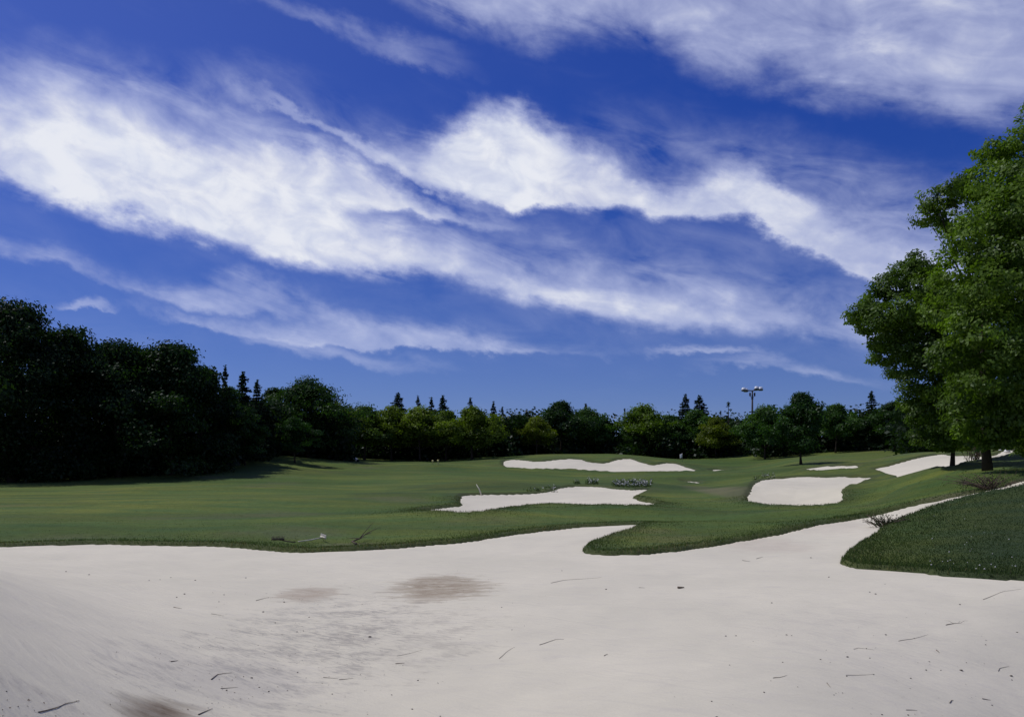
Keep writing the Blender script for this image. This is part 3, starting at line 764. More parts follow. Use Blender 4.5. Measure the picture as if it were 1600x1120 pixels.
# ---- the two large trees at the right: clumps placed from their outline
def outline_tree(name, u0, Y, vbase, clumps_px, trunk_top_v, leaves, L, seed, tint, label, r0, depth, extra=(), flat=0.85, spr=0.3, nlimb=22, per=26, shell=0.68, lean=(0, 0)):
    x0, y0 = at(u0, Y); z0 = surf(x0, y0)
    r = np.random.default_rng(seed); cl = []
    for c_ in clumps_px:
        u, v, pr = c_[:3]
        dy = c_[3] if len(c_) > 3 else r.uniform(-0.75, 0.75) * depth
        Yc = Y + dy; x = (u - U0) / F * Yc - x0; z = CAMZ - (v - V0) / F * Yc - z0
        cl.append((x, dy, z, pr / F * Yc))
    h = (CAMZ - (trunk_top_v - V0) / F * Y) - z0
    root = empty(name, (x0, y0, z0))
    link('trunk', trunk_mesh('trunk', h, r0, cl, seed, nlimb=nlimb, base_z=0.12, lean=lean), root)
    o = link('crown', crown_mesh('crown', cl, leaves, L, L * 0.58, seed + 1, flat=flat, spr=spr, per=per, shell=shell), root); o.color = (*tint, 1)
    tag(root, label, 'tree')
    return root

r2 = [(1590, 225, 30, -1), (1562, 236, 26, 0), (1540, 240, 20, 1), (1605, 200, 26, 0), (1520, 285, 30, 0), (1490, 305, 30, -1), (1465, 318, 28, 0), (1452, 345, 22, 1), (1560, 290, 45, -3), (1620, 280, 55, -4), (1600, 330, 60, -5),
      (1500, 350, 38, 3), (1530, 370, 46, -4), (1590, 400, 60, -5), (1650, 380, 70, -2), (1500, 430, 45, -3), (1550, 450, 55, -5.5), (1620, 470, 65, -5), (1490, 490, 45, -2.5), (1540, 520, 55, -5), (1600, 550, 60, -5.5),
      (1670, 530, 70, -2), (1500, 560, 45, -3), (1550, 590, 55, -5), (1620, 620, 60, -4), (1520, 630, 45, -2), (1575, 650, 45, -3), (1640, 670, 50, -2), (1690, 450, 70, 2), (1700, 300, 60, 2), (1660, 230, 50, 2), (1640, 170, 40, 0), (1690, 190, 45, 2),
      (1560, 340, 55, 3), (1600, 430, 65, 4), (1540, 480, 55, 4), (1600, 560, 65, 5), (1650, 600, 65, 4), (1530, 600, 45, 4), (1580, 250, 40, 3), (1630, 330, 55, 5), (1670, 640, 60, 3), (1720, 560, 70, 1), (1600, 668, 34, 3), (1505, 660, 30, 1), (1560, 690, 22, -2), (1590, 692, 24, 0), (1525, 688, 18, 1), (1541, 672, 26, -2.6), (1514, 676, 20, -2.2), (1568, 676, 24, -2.4), (1545, 696, 15, -2.2), (1620, 700, 26, 0), (1640, 500, 60, 6.5), (1560, 400, 50, 6)]
outline_tree('broadleaf_tree', 1541, 47, 741, r2, 230, 125000, 0.215, 41, (2.15, 2.2, 1.0), 'tallest leafy tree, filling the right edge beside the sand path', 0.20, 6, spr=0.26, per=30)
r1 = [(1335, 498, 16, 0), (1352, 485, 22, -1), (1372, 470, 26, 0), (1395, 450, 30, -1), (1415, 432, 28, 1), (1440, 425, 26, -1), (1425, 410, 18, 0), (1450, 455, 36, -2), (1385, 500, 32, -2), (1360, 512, 22, 1), (1420, 490, 38, -3), (1465, 500, 42, -3),
      (1390, 535, 30, 0), (1380, 560, 22, 1), (1420, 545, 36, -2), (1460, 555, 42, -3), (1410, 580, 28, 0), (1440, 600, 36, -2), (1480, 610, 40, -3), (1428, 630, 26, 0), (1455, 650, 34, -1), (1490, 660, 36, -2), (1445, 676, 22, 1), (1480, 684, 24, -1), (1510, 640, 40, -2), (1515, 580, 40, -2),
      (1440, 500, 40, 3), (1480, 560, 45, 4), (1470, 630, 40, 3), (1410, 520, 34, 3), (1500, 480, 45, 2), (1500, 530, 45, 4), (1525, 670, 30, 1), (1460, 690, 18, 0), (1500, 694, 18, 1), (1478, 700, 13, -1), (1487, 690, 16, -1.8), (1468, 692, 14, -1.6), (1440, 688, 15, 1)]
outline_tree('broadleaf_tree', 1487, 58, 736, r1, 470, 80000, 0.215, 51, (1.75, 1.85, 0.92), 'leafy tree with low spreading boughs left of the tallest right-hand tree', 0.13, 4.5, spr=0.26, per=30, lean=(-0.03, 0))

# ---- the dark wood at the left: each crown from its outline
def px_tree(name, u, vbase_Y, vtop, halfw, n, leaves, L, seed, tint, label, cb=0.16, flat=0.5, spr=0.42, rs=(0.2, 0.36), group=None, fill=0.35, top_sharp=0.8):
    Y = vbase_Y; x, y = at(u, Y); z = zb(x, y)
    h = CAMZ - (vtop - V0) / F * Y - z; Rr = halfw / F * Y
    root = broadleaf(h, Rr, cb, n, leaves, L, seed, flat=flat, name=name, spr=spr, rs=rs, fill=fill, top_sharp=top_sharp)
    root.location = (x, y, z - 0.05)
    for c_ in root.children:
        if c_.name.startswith('crown'): c_.color = (*tint, 1)
    tag(root, label, 'tree', group)
    return root
GL = 'dark trees on the left bank'
LT = [(22, 104, 462, 118, 78, 34000, .42, 61, (0.36, 0.47, 0.45), 'tallest dark tree of the left wood, at the left edge with tiered boughs'),
      (-90, 108, 470, 120, 50, 9000, .5, 62, (0.36, 0.47, 0.45), 'dark tree cut off by the left edge, beside the tallest tree'),
      (112, 108, 503, 88, 62, 22000, .42, 63, (0.36, 0.49, 0.45), 'dark tree stepping down right of the tallest one in the left wood'),
      (182, 111, 526, 84, 60, 20000, .42, 64, (0.37, 0.52, 0.43), 'dark flat-topped tree in the middle of the left wood'),
      (268, 113, 529, 86, 66, 24000, .42, 65, (0.40, 0.58, 0.43), 'dark round-topped tree at the right shoulder of the left wood'),
      (225, 120, 538, 70, 40, 9000, .5, 66, (0.36, 0.49, 0.43), 'dark tree filling the dip between the flat and round tops'),
      (314, 118, 568, 58, 44, 13000, .42, 67, (0.36, 0.50, 0.42), 'lower dark tree sloping down from the round-topped one')]
for t in LT:
    px_tree('broadleaf_tree', *t, group=GL, flat=0.45, cb=0.0, spr=0.75)
px_tree('broadleaf_tree', 358, 124, 600, 42, 44, 12000, .34, 68, (.75, 1.05, .75), 'lighter layered tree at the foot of the left wood', cb=0.1, flat=0.35, group=GL)
px_tree('broadleaf_tree', 480, 150, 583, 72, 60, 20000, .42, 69, (.62, .84, .68), 'large round dark tree standing above the yellow-green trees', cb=0.1, flat=0.7)
px_tree('broadleaf_tree', 432, 156, 604, 50, 36, 10000, .46, 70, (.55, .72, .62), 'dark tree behind and left of the large round one', cb=0.1, flat=0.6)
px_tree('small_tree', 460, 134, 646, 34, 34, 10000, .24, 71, (.62, .95, .70), 'small single tree standing on the grass slope with clear trunk', cb=0.22, flat=0.45, spr=0.28)
px_tree('small_tree', 383, 126, 650, 34, 30, 8000, .28, 72, (.6, .86, .66), 'small tree with drooping boughs at the wood edge, on a bare trunk', cb=0.25, flat=0.4)

# ---- prototypes for the distant tree line
def strip_tags(o):
    for k in ('label', 'category', 'group'):
        if k in o: del o[k]
PROTO = [broadleaf(12, 5.4, 0.26 + 0.03 * (i % 3), 58, 12000, 0.50, 100 + 7 * i, flat=0.75, spr=0.55, rs=(0.18, 0.34), top_sharp=0.75 + 0.1 * i) for i in range(5)]
PHR = [(12, 5.4)] * 5
CONI = [conifer(13, 3.2, 201), conifer(13, 2.7, 202), conifer(13, 2.3, 203)]
SPARSE = conifer(13, 1.5, 210, sparse=True, cb=0.35)
def size_of(src):
    cr = [c_ for c_ in src.children if c_.name.startswith('crown')][0]
    co = np.zeros(len(cr.data.vertices) * 3, np.float32); cr.data.vertices.foreach_get('co', co); co = co.reshape(-1, 3)
    return np.percentile(co[:, 2], 99.8), np.percentile(np.abs(co[:, 0]), 98)
SZ = {p.name: size_of(p) for p in PROTO + CONI + [SPARSE]}
for p in PROTO: SZ[p.name] = (SZ[p.name][0] * 0.94, SZ[p.name][1])
used_first = set()
def put_tree(src, u, Y, vtop, halfw, tint, label, group='trees of the distant tree line', rz=None, name=None):
    x, y = at(u, Y); z = zb(x, y)
    h = CAMZ - (vtop - V0) / F * Y - z
    sh, sr = SZ[src.name]
    s = h / sh; w = 1.38 * halfw / F * Y / sr
    o = copy_thing(src, (x, y, z - 0.05), random.uniform(0, 6.28) if rz is None else rz, (w, w, s), tint)
    o['label'] = label; o['category'] = 'tree'; o['group'] = group
    return o
YG = (2.6, 2.3, .8); MG = (2.0, 2.0, .85); DG = (.60, .80, .70); BG = (1.15, 1.5, 1.0); BR = (2.6, 2.1, .5)
TL = [  # proto, column, distance, top row, half width, tint, label
    (0, 520, 172, 632, 34, BR, 'yellow-tipped tree just right of the large round dark tree'),
    (1, 570, 178, 640, 36, MG, 'olive tree left of the first conifer tops in the tree line'),
    (2, 612, 182, 640, 34, YG, 'yellow-green tree under the widest conifer top'),
    (3, 655, 180, 640, 34, YG, 'bright leafy tree in the thick of the sunlit row'),
    (4, 697, 182, 646, 30, MG, 'sunlit tree under the pair of ragged conifer tops'),
    (0, 738, 178, 640, 34, YG, 'brightest yellow-green tree under the single conifer spire'),
    (1, 780, 192, 655, 26, DG, 'dark low tree right of the bright yellow-green one'),
    (2, 812, 196, 652, 24, DG, 'dark tree left of the yellow-crowned one'),
    (3, 838, 190, 654, 20, BR, 'small yellow-crowned tree before the big dark flat-topped tree'),
    (4, 876, 196, 632, 36, DG, 'big dark flat-topped tree in the middle of the tree line'),
    (0, 918, 198, 642, 26, BG, 'dark green tree carrying the small spire, left of the sky gap'),
    (1, 945, 202, 658, 16, DG, 'narrow dark tree at the left side of the sky gap'),
    (2, 985, 202, 660, 16, BG, 'low tree at the right side of the sky gap'),
    (3, 1005, 198, 637, 34, MG, 'round green tree right of the sky gap'),
    (4, 1046, 200, 652, 26, BG, 'green tree left of the twin conifers'),
    (0, 1086, 200, 645, 30, BG, 'bluish green tree in front of the twin conifers'),
    (1, 1118, 190, 655, 22, BR, 'yellow tree right of the twin conifers'),
    (2, 1152, 200, 660, 24, DG, 'dark tree left of the floodlight mast'),
    (3, 1196, 172, 638, 30, BG, 'green tree just right of the floodlight mast'),
    (4, 1306, 168, 636, 32, BG, 'round tree between the trunked tree and the lone spire'),
    (0, 1352, 170, 654, 26, DG, 'dark tree below the lone bluish spire'),
    (1, 1398, 160, 632, 34, DG, 'dark tree half behind the right-hand boughs'),
    (2, 1440, 150, 640, 40, DG, 'dark tree behind the low spreading boughs'),
    (3, 1500, 140, 620, 50, DG, 'dark tree seen behind the two right trunks'),
    (4, 1580, 130, 600, 60, DG, 'dark tree behind the tallest right-hand tree'),
    (0, 1660, 90, 470, 75, DG, 'dark tree at the right edge, uphill of the tallest tree'),
]
for i, (k, u, Y, vt, hw, tint, lab) in enumerate(TL): put_tree(PROTO[k], u, Y, vt, hw, tint, lab)
px_tree('broadleaf_tree', 1252, 118, 613, 40, 60, 16000, .34, 73, (.62, .92, .70), 'tree with a clear thin trunk standing beside the narrow sand strip', cb=0.19, flat=0.75, rs=(0.2, 0.34), spr=0.5)
CT = [(0, 622, 200, 616, 16, 'widest conifer top above the yellow-green trees'), (1, 653, 202, 620, 8, 'thin conifer spire second in the row of tops'), (2, 674, 204, 622, 9, 'ragged conifer top, left one of the close pair'),
      (0, 692, 204, 620, 13, 'ragged conifer top, right one of the close pair'), (1, 735, 200, 623, 9, 'single conifer spire over the brightest tree'), (2, 771, 204, 628, 8, 'conifer top leaning over the dark dip'), (1, 785, 206, 637, 7, 'lowest conifer top at the end of the row'),
      (2, 823, 206, 640, 7, 'small conifer tip left of the yellow-crowned tree'), (1, 915, 206, 632, 9, 'short spire on the tree left of the sky gap'),
      (0, 1071, 204, 618, 12, 'left spire of the twin dark conifers'), (0, 1093, 205, 620, 16, 'right and broader of the twin dark conifers'), (1, 1362, 164, 613, 13, 'lone bluish conifer spire near the right trees'),
      (1, 352, 122, 574, 11, 'thin conifer tip at the end of the left wood'), (0, 380, 128, 584, 18, 'conifer with crooked top beside the left wood'), (1, 402, 134, 596, 14, 'lower conifer between the left wood and the large round tree')]
for k, u, Y, vt, hw, lab in CT: put_tree(CONI[k], u, Y, vt, hw * 1.25, (.8, .95, 1.0), lab, group='conifers above the tree line')
for u, Y, vt, hw, lab in [(1138, 205, 627, 9, 'bare skeletal conifer beside the yellow tree'), (1126, 207, 641, 5, 'short bare snag left of the skeletal conifer'), (976, 206, 637, 5, 'thin snag rising from the sky gap')]:
    put_tree(SPARSE, u, Y, vt, hw, (.8, .95, 1.0), lab, group='bare conifers above the tree line')
for p in PROTO + CONI + [SPARSE]:      # the patterns themselves are not part of the place
    for c_ in list(p.children): bpy.data.objects.remove(c_)
    bpy.data.objects.remove(p)

# ---- wood behind and understorey: masses nobody could count
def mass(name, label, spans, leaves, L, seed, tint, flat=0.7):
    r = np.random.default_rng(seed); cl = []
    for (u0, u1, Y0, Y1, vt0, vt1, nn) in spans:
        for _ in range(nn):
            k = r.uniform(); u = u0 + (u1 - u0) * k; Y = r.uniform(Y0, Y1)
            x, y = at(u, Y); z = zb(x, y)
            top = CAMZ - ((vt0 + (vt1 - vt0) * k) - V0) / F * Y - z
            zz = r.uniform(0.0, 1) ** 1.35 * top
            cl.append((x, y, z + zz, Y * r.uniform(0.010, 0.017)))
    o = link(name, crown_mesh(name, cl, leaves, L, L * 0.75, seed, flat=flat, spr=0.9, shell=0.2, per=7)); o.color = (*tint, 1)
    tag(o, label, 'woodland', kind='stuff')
mass('undergrowth', 'shade-tinted undergrowth filling the foot of the distant tree line',
     [(490, 800, 186, 204, 650, 655, 330), (790, 956, 202, 216, 655, 656, 190), (972, 1180, 206, 218, 656, 658, 210), (1180, 1420, 175, 194, 652, 645, 240), (480, 960, 196, 210, 696, 698, 260), (960, 1430, 190, 212, 696, 690, 240), (1400, 1750, 120, 150, 640, 600, 300), (1545, 1800, 78, 100, 640, 560, 140)], 120000, 0.8, 301, (.30, .40, .36))  # low tint: deep shade beneath the crowns put into the leaf colour
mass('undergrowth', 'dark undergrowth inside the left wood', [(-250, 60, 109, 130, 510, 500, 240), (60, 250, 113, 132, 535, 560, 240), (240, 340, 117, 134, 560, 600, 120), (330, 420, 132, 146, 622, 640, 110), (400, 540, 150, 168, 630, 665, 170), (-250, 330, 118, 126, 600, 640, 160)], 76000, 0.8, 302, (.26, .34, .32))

# ------------------------------------------------------------------ floodlight mast
M_steel = simple('mast_steel', (0.06, 0.055, 0.06), 0.6, 0.2, 3.0, metal=0.3)
M_white = simple('lamp_white', (0.78, 0.79, 0.80), 0.35, 0.05, 3.0, spec=0.5)
M_glass = simple('lamp_glass', (0.10, 0.11, 0.12), 0.2, 0.1, 3.0, spec=0.5)
fx, fy = at(1175.5, 240); fz = zb(fx, fy); ftop = CAMZ - (609.5 - V0) / F * 240 - fz
mast = tag(empty('floodlight_mast', (fx, fy, fz)), 'tall dark floodlight mast with four white lamp heads above the trees', 'light mast')
T = Tubes(); T.tube([(0, 0, 0), (0, 0, ftop * 0.5), (0, 0, ftop)], [0.38, 0.30, 0.20], 10); T.lathe([(0.34, ftop - 2.4), (0.34, ftop - 2.2)], sides=10); link('pole', T.mesh('pole', M_steel), mast)
T = Tubes(); T.tube([(-2.35, -0.5, ftop), (0, 0, ftop - 0.15), (2.3, 0.5, ftop + 0.1)], 0.13, 6); T.tube([(-1.15, 2.0, ftop), (0, 0, ftop - 0.15), (0.55, -2.1, ftop + 0.1)], 0.13, 6)
link('crossarm', T.mesh('crossarm', M_steel), mast)
for (x, y, z) in [(-2.45, -0.5, 0.05), (-1.25, 2.0, 0.05), (0.6, -2.1, 0.25), (2.4, 0.5, 0.3)]:
    T = Tubes(); T.lathe([(0.0, 0.62), (0.35, 0.60), (0.56, 0.42), (0.62, 0.1), (0.62, 0.0)], (x, y, ftop + z), 12)
    lh = link('lamp_head', T.mesh('lamp_head', M_white), mast)
    T = Tubes(); T.lathe([(0.66, 0.02), (0.66, -0.28), (0.5, -0.42), (0.0, -0.46)], (x, y, ftop + z), 12); link('lamp_glass', T.mesh('lamp_glass', M_glass), lh)
for sx in (-1, 1):
    T = Tubes(); T.box((sx * 0.62, 0, ftop - 1.15), (0.36, 0.4, 0.9)); T.tube([(sx * 0.62, 0, ftop - 1.5), (sx * 0.1, 0, ftop - 2.2)], 0.06, 5); link('ballast_box', T.mesh('ballast_box', M_steel, False), mast)

# ------------------------------------------------------------------ flag and markers
M_cloth = simple('flag_cloth', (0.78, 0.78, 0.76), 0.8, 0.06)
M_pole = simple('flag_pole', (0.30, 0.28, 0.22), 0.5, 0.1)
x, y, z = G3(1066, 722)
fl = tag(empty('golf_flag', (x, y, z)), 'small white flag on a thin pole beyond the far bunker', 'flag')
T = Tubes(); T.tube([(0, 0, -0.1), (0, 0, 1.62)], 0.028, 6); link('pole', T.mesh('pole', M_pole), fl)
V = []; f = []
for i in range(7):
    for j in range(5):
        V.append((-0.03 - i * 0.065 , 0.05 * math.sin(i * 1.1), 0.85 + j * 0.185 - i * 0.03))
for i in range(6):
    for j in range(4): f.append((i * 5 + j, i * 5 + j + 1, (i + 1) * 5 + j + 1, (i + 1) * 5 + j))
mf = mesh_np('flag', V, f, M_cloth, smooth=True); o = link('flag', mf, fl)
md = o.modifiers.new('thick', 'SOLIDIFY'); md.thickness = 0.012

def pebble_mesh(name, mat, seed, sx=1.0, sy=0.8, sz=0.55, sub=2):
    import bmesh
    bm = bmesh.new(); bmesh.ops.create_icosphere(bm, subdivisions=sub, radius=1.0)
    r = np.random.default_rng(seed)
    for v in bm.verts:
        k = 1 + 0.16 * math.sin(v.co.x * 3 + seed) * math.cos(v.co.y * 2.3 + seed * 2) + 0.05 * r.normal()
        v.co = Vector((v.co.x * sx * k, v.co.y * sy * k, v.co.z * sz * k))
    me = bpy.data.meshes.new(name); bm.to_mesh(me); bm.free()
    me.polygons.foreach_set('use_smooth', np.ones(len(me.polygons), dtype=bool)); me.materials.append(mat)
    return me
M_stone_w = simple('white_stone', (0.72, 0.71, 0.68), 0.8, 0.1, 5)
M_stone_d = simple('dark_stone', (0.07, 0.06, 0.05), 0.9, 0.4, 9)
M_wood = simple('dead_wood', (0.11, 0.085, 0.06), 0.9, 0.4, 12)
M_pale = simple('weathered_wood', (0.62, 0.58, 0.47), 0.7, 0.15, 8)
x, y, z = G3(556, 720)
o = link('white_stone', pebble_mesh('white_stone', M_stone_w, 3, 0.44, 0.4, 0.36), loc=(x, y, z + 0.26)); tag(o, 'round white stone alone on the grass below the sunlit trees', 'stone')
M_yel = simple('yellow_paint', (0.62, 0.55, 0.22), 0.6, 0.1)
for u, v, h, lab in [(676, 724, 0.35, 'short pale yellow tee stake, left one of the pair'), (684.5, 726, 0.6, 'pale yellow tee stake, taller right one of the pair')]:
    x, y, z = G3(u, v)
    st = tag(empty('tee_stake', (x, y, z)), lab, 'stake', 'yellow stakes by the trees')
    T = Tubes(); T.box((0, 0, h / 2 - 0.05), (0.16, 0.16, h + 0.1)); link('post', T.mesh('post', M_yel, False), st)
    T = Tubes(); T.lathe([(0.16, h), (0.16, h + 0.12), (0.06, h + 0.2), (0.0, h + 0.2)], sides=8); link('cap', T.mesh('cap', M_yel, False), st)

# bunker rake lying on the near turf
def rake(u0, v0, u1, v1, label, mat, matt, hw=0.30):
    a = Vector(S3(u0, v0, 0.07)); b = Vector(S3(u1, v1, 0.17))
    rk = tag(empty('bunker_rake', a), label, 'rake', 'rakes left by the foreground bunker')
    d = b - a; n = Vector((-d.y, d.x, 0)).normalized() * 0.5 + Vector((0, 1, 0)) * 0.5; n.normalize()
    T = Tubes(); T.tube([(0, 0, 0), d * 0.5 + Vector((0, 0, -0.02)), d], [0.019, 0.021, 0.021], 6); link('handle', T.mesh('handle', mat), rk)
    T = Tubes(); T.tube([d - n * hw, d + n * hw], 0.03, 6); hd = link('rake_head', T.mesh('rake_head', matt), rk)
    for k in range(9):
        p = d - n * hw * (1 - k / 4.0)
        T = Tubes(); T.tube([p + Vector((0, 0, -0.05)), p + Vector((0.012, 0, 0.11))], [0.016, 0.010], 5); link('tine', T.mesh('tine', matt), hd)
rake(466, 851, 505, 847.5, 'pale bunker rake lying on the turf with its head up', M_pale, M_pale, 0.34)
rake(462, 852.5, 434, 853, 'dark rake half hidden in the grass left of the pale rake', M_wood, M_wood, 0.2)

# fallen branch right of the rake
def branch(name, pts, r0, label, cat='branch', twigs=0, group=None, mat=None, seed=1):
    p = [Vector(q) for q in pts]; o0 = p[0]
    r = np.random.default_rng(seed); T = Tubes()
    n = len(p); T.tube([q - o0 for q in p], np.linspace(r0, r0 * 0.35, n), 6)
    for _ in range(twigs):
        k = r.integers(1, n); b = p[k] - o0; L = (p[-1] - p[0]).length
        e = b + Vector((r.normal() * 0.18 * L, r.normal() * 0.18 * L, abs(r.normal()) * 0.14 * L))
        T.tube([b, (b + e) / 2 + Vector((0, 0, 0.02)), e], [r0 * 0.45, r0 * 0.3, r0 * 0.12], 4)
    o = link(name, T.mesh(name, mat or M_wood), loc=o0); tag(o, label, cat, group)
    return o
branch('fallen_branch', [S3(557, 854, .05), S3(550, 852, .10), S3(562, 849.5, .16), S3(570, 845, .22), S3(580, 841, .2)], 0.035, 'bent dead branch lying on the turf right of the pale rake', twigs=6)
a = S3(752, 773, 0.0)
branch('leaning_stick', [a, (a[0] - 0.16, a[1] + 0.1, a[2] + 0.45), (a[0] - 0.38, a[1] + 0.2, a[2] + 0.8)], 0.06, 'short curved white stick leaning at the middle bunker edge', 'stick', mat=M_pale)

# ------------------------------------------------------------------ flowering tufts and twiggy shrubs at the bunker lips
M_petal = simple('white_petal', (0.46, 0.46, 0.43), 0.8, 0.1, 20)
M_tuft = leaf_material('tuft_leaf', (0.06, 0.085, 0.03), trans=0.25, var=0.5, gloss=0.02)
def flower_tuft(u0, u1, v0, v1, n, hgt, label, seed, frac=0.45):
    """a clump of grey-green stems topped by pale flower heads"""
    r = np.random.default_rng(seed)
    c_ = ground((u0 + u1) / 2, v1)
    root = tag(empty('flowering_tuft', (c_[0], c_[1], surf(*c_))), label, 'plant', 'flowering tufts at the bunker edges')
    X = []; Y = []
    for _ in range(n):
        x, y = ground(r.uniform(u0, u1), r.uniform(v0, v1)); X.append(x); Y.append(y)
    X = np.array(X); Y = np.array(Y)
    dd, _ = nearest_bunker(X, Y); Z = turf_z(X, Y, np.maximum(dd, 0.1), base(X, Y))
    H = hgt * r.uniform(0.5, 1.2, n)
    rep = 7
    Xs = np.repeat(X, rep) + r.normal(0, 0.12, n * rep) - c_[0]; Ys = np.repeat(Y, rep) + r.normal(0, 0.12, n * rep) - c_[1]; Zs = np.repeat(Z, rep) - root.location.z
    link('leaves', blades('leaves', Xs, Ys, Zs, np.repeat(H, rep) * r.uniform(0.5, 1.0, n * rep), np.full(n * rep, 0.07), M_tuft, 0.7, seed), root)
    m = int(n * frac); V = []; f = []
    for k in range(m):
        b = np.array([X[k] - c_[0], Y[k] - c_[1], Z[k] + H[k] - root.location.z])
        for _ in range(4):
            q = b + r.normal(size=3) * np.array([.07, .07, .05]); nn = unit(1, r) + np.array([[0, 0, .8]]); nn /= np.linalg.norm(nn)
            vv, _ = leaf_quads(q[None], nn, np.array([.13]), np.array([.10]), r); V.append(vv)
    V = np.vstack(V); link('flowers', mesh_np('flowers', V, np.arange(len(V)).reshape(-1, 4), M_petal), root)['kind'] = 'stuff'
flower_tuft(958, 1018, 752, 763, 150, 0.32, 'widest white-flowering tuft above the middle bunker', 1, 0.75)
flower_tuft(916, 934, 751, 758, 34, 0.40, 'smaller white-flowering tuft left of the widest one', 2, 0.6)
flower_tuft(898, 906, 753, 758, 12, 0.35, 'tiny flowering tuft at the top left of the middle bunker', 3, 0.5)
flower_tuft(815, 868, 763, 770, 36, 0.20, 'low straggling pale tuft along the middle bunker edge', 4, 0.3)
flower_tuft(1178, 1212, 743, 750, 26, 0.30, 'pale tuft at the upper left of the right bunker', 5, 0.5)

def twiggy(u, v, hgt, n, label, seed, spread=0.6):
    x, y, z = S3(u, v); r = np.random.default_rng(seed); T = Tubes()
    root = tag(empty('twiggy_shrub', (x, y, z)), label, 'shrub', 'twiggy shrubs beside the sand path')
    C = []
    for _ in range(n):
        b = np.array([r.normal() * 0.25 * spread, r.normal() * 0.2 * spread, -0.05]); e = b + np.array([r.normal() * spread, r.normal() * spread * 0.6, hgt * r.uniform(0.4, 1.0)])
        m = (b + e) / 2 + np.array([0, 0, 0.12 * hgt]); T.tube([b, m, e], [0.022, 0.016, 0.006], 4)
        for _ in range(3):
            k = r.uniform(0.4, 1); p = b + (e - b) * k; q = p + r.normal(size=3) * 0.22 * hgt; T.tube([p, q], [0.010, 0.004], 4); C.append(q)
    link('twigs', T.mesh('twigs', M_wood), root)
    C = np.repeat(np.array(C), 5, axis=0); C = C + r.normal(size=C.shape) * 0.07; Nn = unit(len(C), r)
    V, f = leaf_quads(C, Nn, np.full(len(C), 0.075), np.full(len(C), 0.04), r)
    o = link('leaves', mesh_np('leaves', V, f, M_leaf, {'tone': ('FACE', r.uniform(0, .6, len(C)))}), root); o.color = (.7, .8, .7, 1)
twiggy(1384, 822, 0.55, 26, 'straggly shrub at the left tip of the grass mound', 1, 0.5)
twiggy(1548, 765, 0.75, 40, 'wide bare shrub across the sand path under the tallest tree', 2, 0.9)
twiggy(1522, 722, 2.4, 34, 'tall leafy shrub between the two right trunks', 3, 0.9)

# pale stones under the right-hand trees
WS = [(1528, 713, .20), (1533, 711, .16), (1521, 716, .14), (1563, 706, .14), (1574, 707, .30), (1579, 700, .24), (1584, 702, .18), (1572, 701, .12)]
wm = [pebble_mesh('white_stone', M_stone_w, s) for s in (11, 12, 13)]
for i, (u, v, s) in enumerate(WS):
    x, y, z = S3(u, v); o = link('pale_stone', wm[i % 3], loc=(x, y, z + s * 0.4)); o.scale = (s * 1.3, s, s); o.rotation_euler = (0, 0, i)
    tag(o, 'pale stone at the edge of the bank under the right trees', 'stone', 'pale stones under the right trees')

# white clover heads on the grass mound
cm = pebble_mesh('clover', M_petal, 5, 1, 1, .8, 1)
r = np.random.default_rng(77); k = 0
while k < 44:
    u = 1640 - 190 * r.uniform() ** 1.6; v = r.uniform(835, 904) if r.uniform() < .8 else r.uniform(790, 840)
    x, y = ground(u, v); dd, _ = nearest_bunker(np.array([x]), np.array([y]))
    if dd[0] < 0.15: continue
    s = r.uniform(0.012, 0.026)
    o = link('clover_flower', cm, loc=(x, y, surf(x, y) + r.uniform(0.06, 0.11))); o.scale = (s, s, s)
    tag(o, 'tiny white clover head in the grass mound at the right', 'flower', 'clover heads on the grass mound'); k += 1

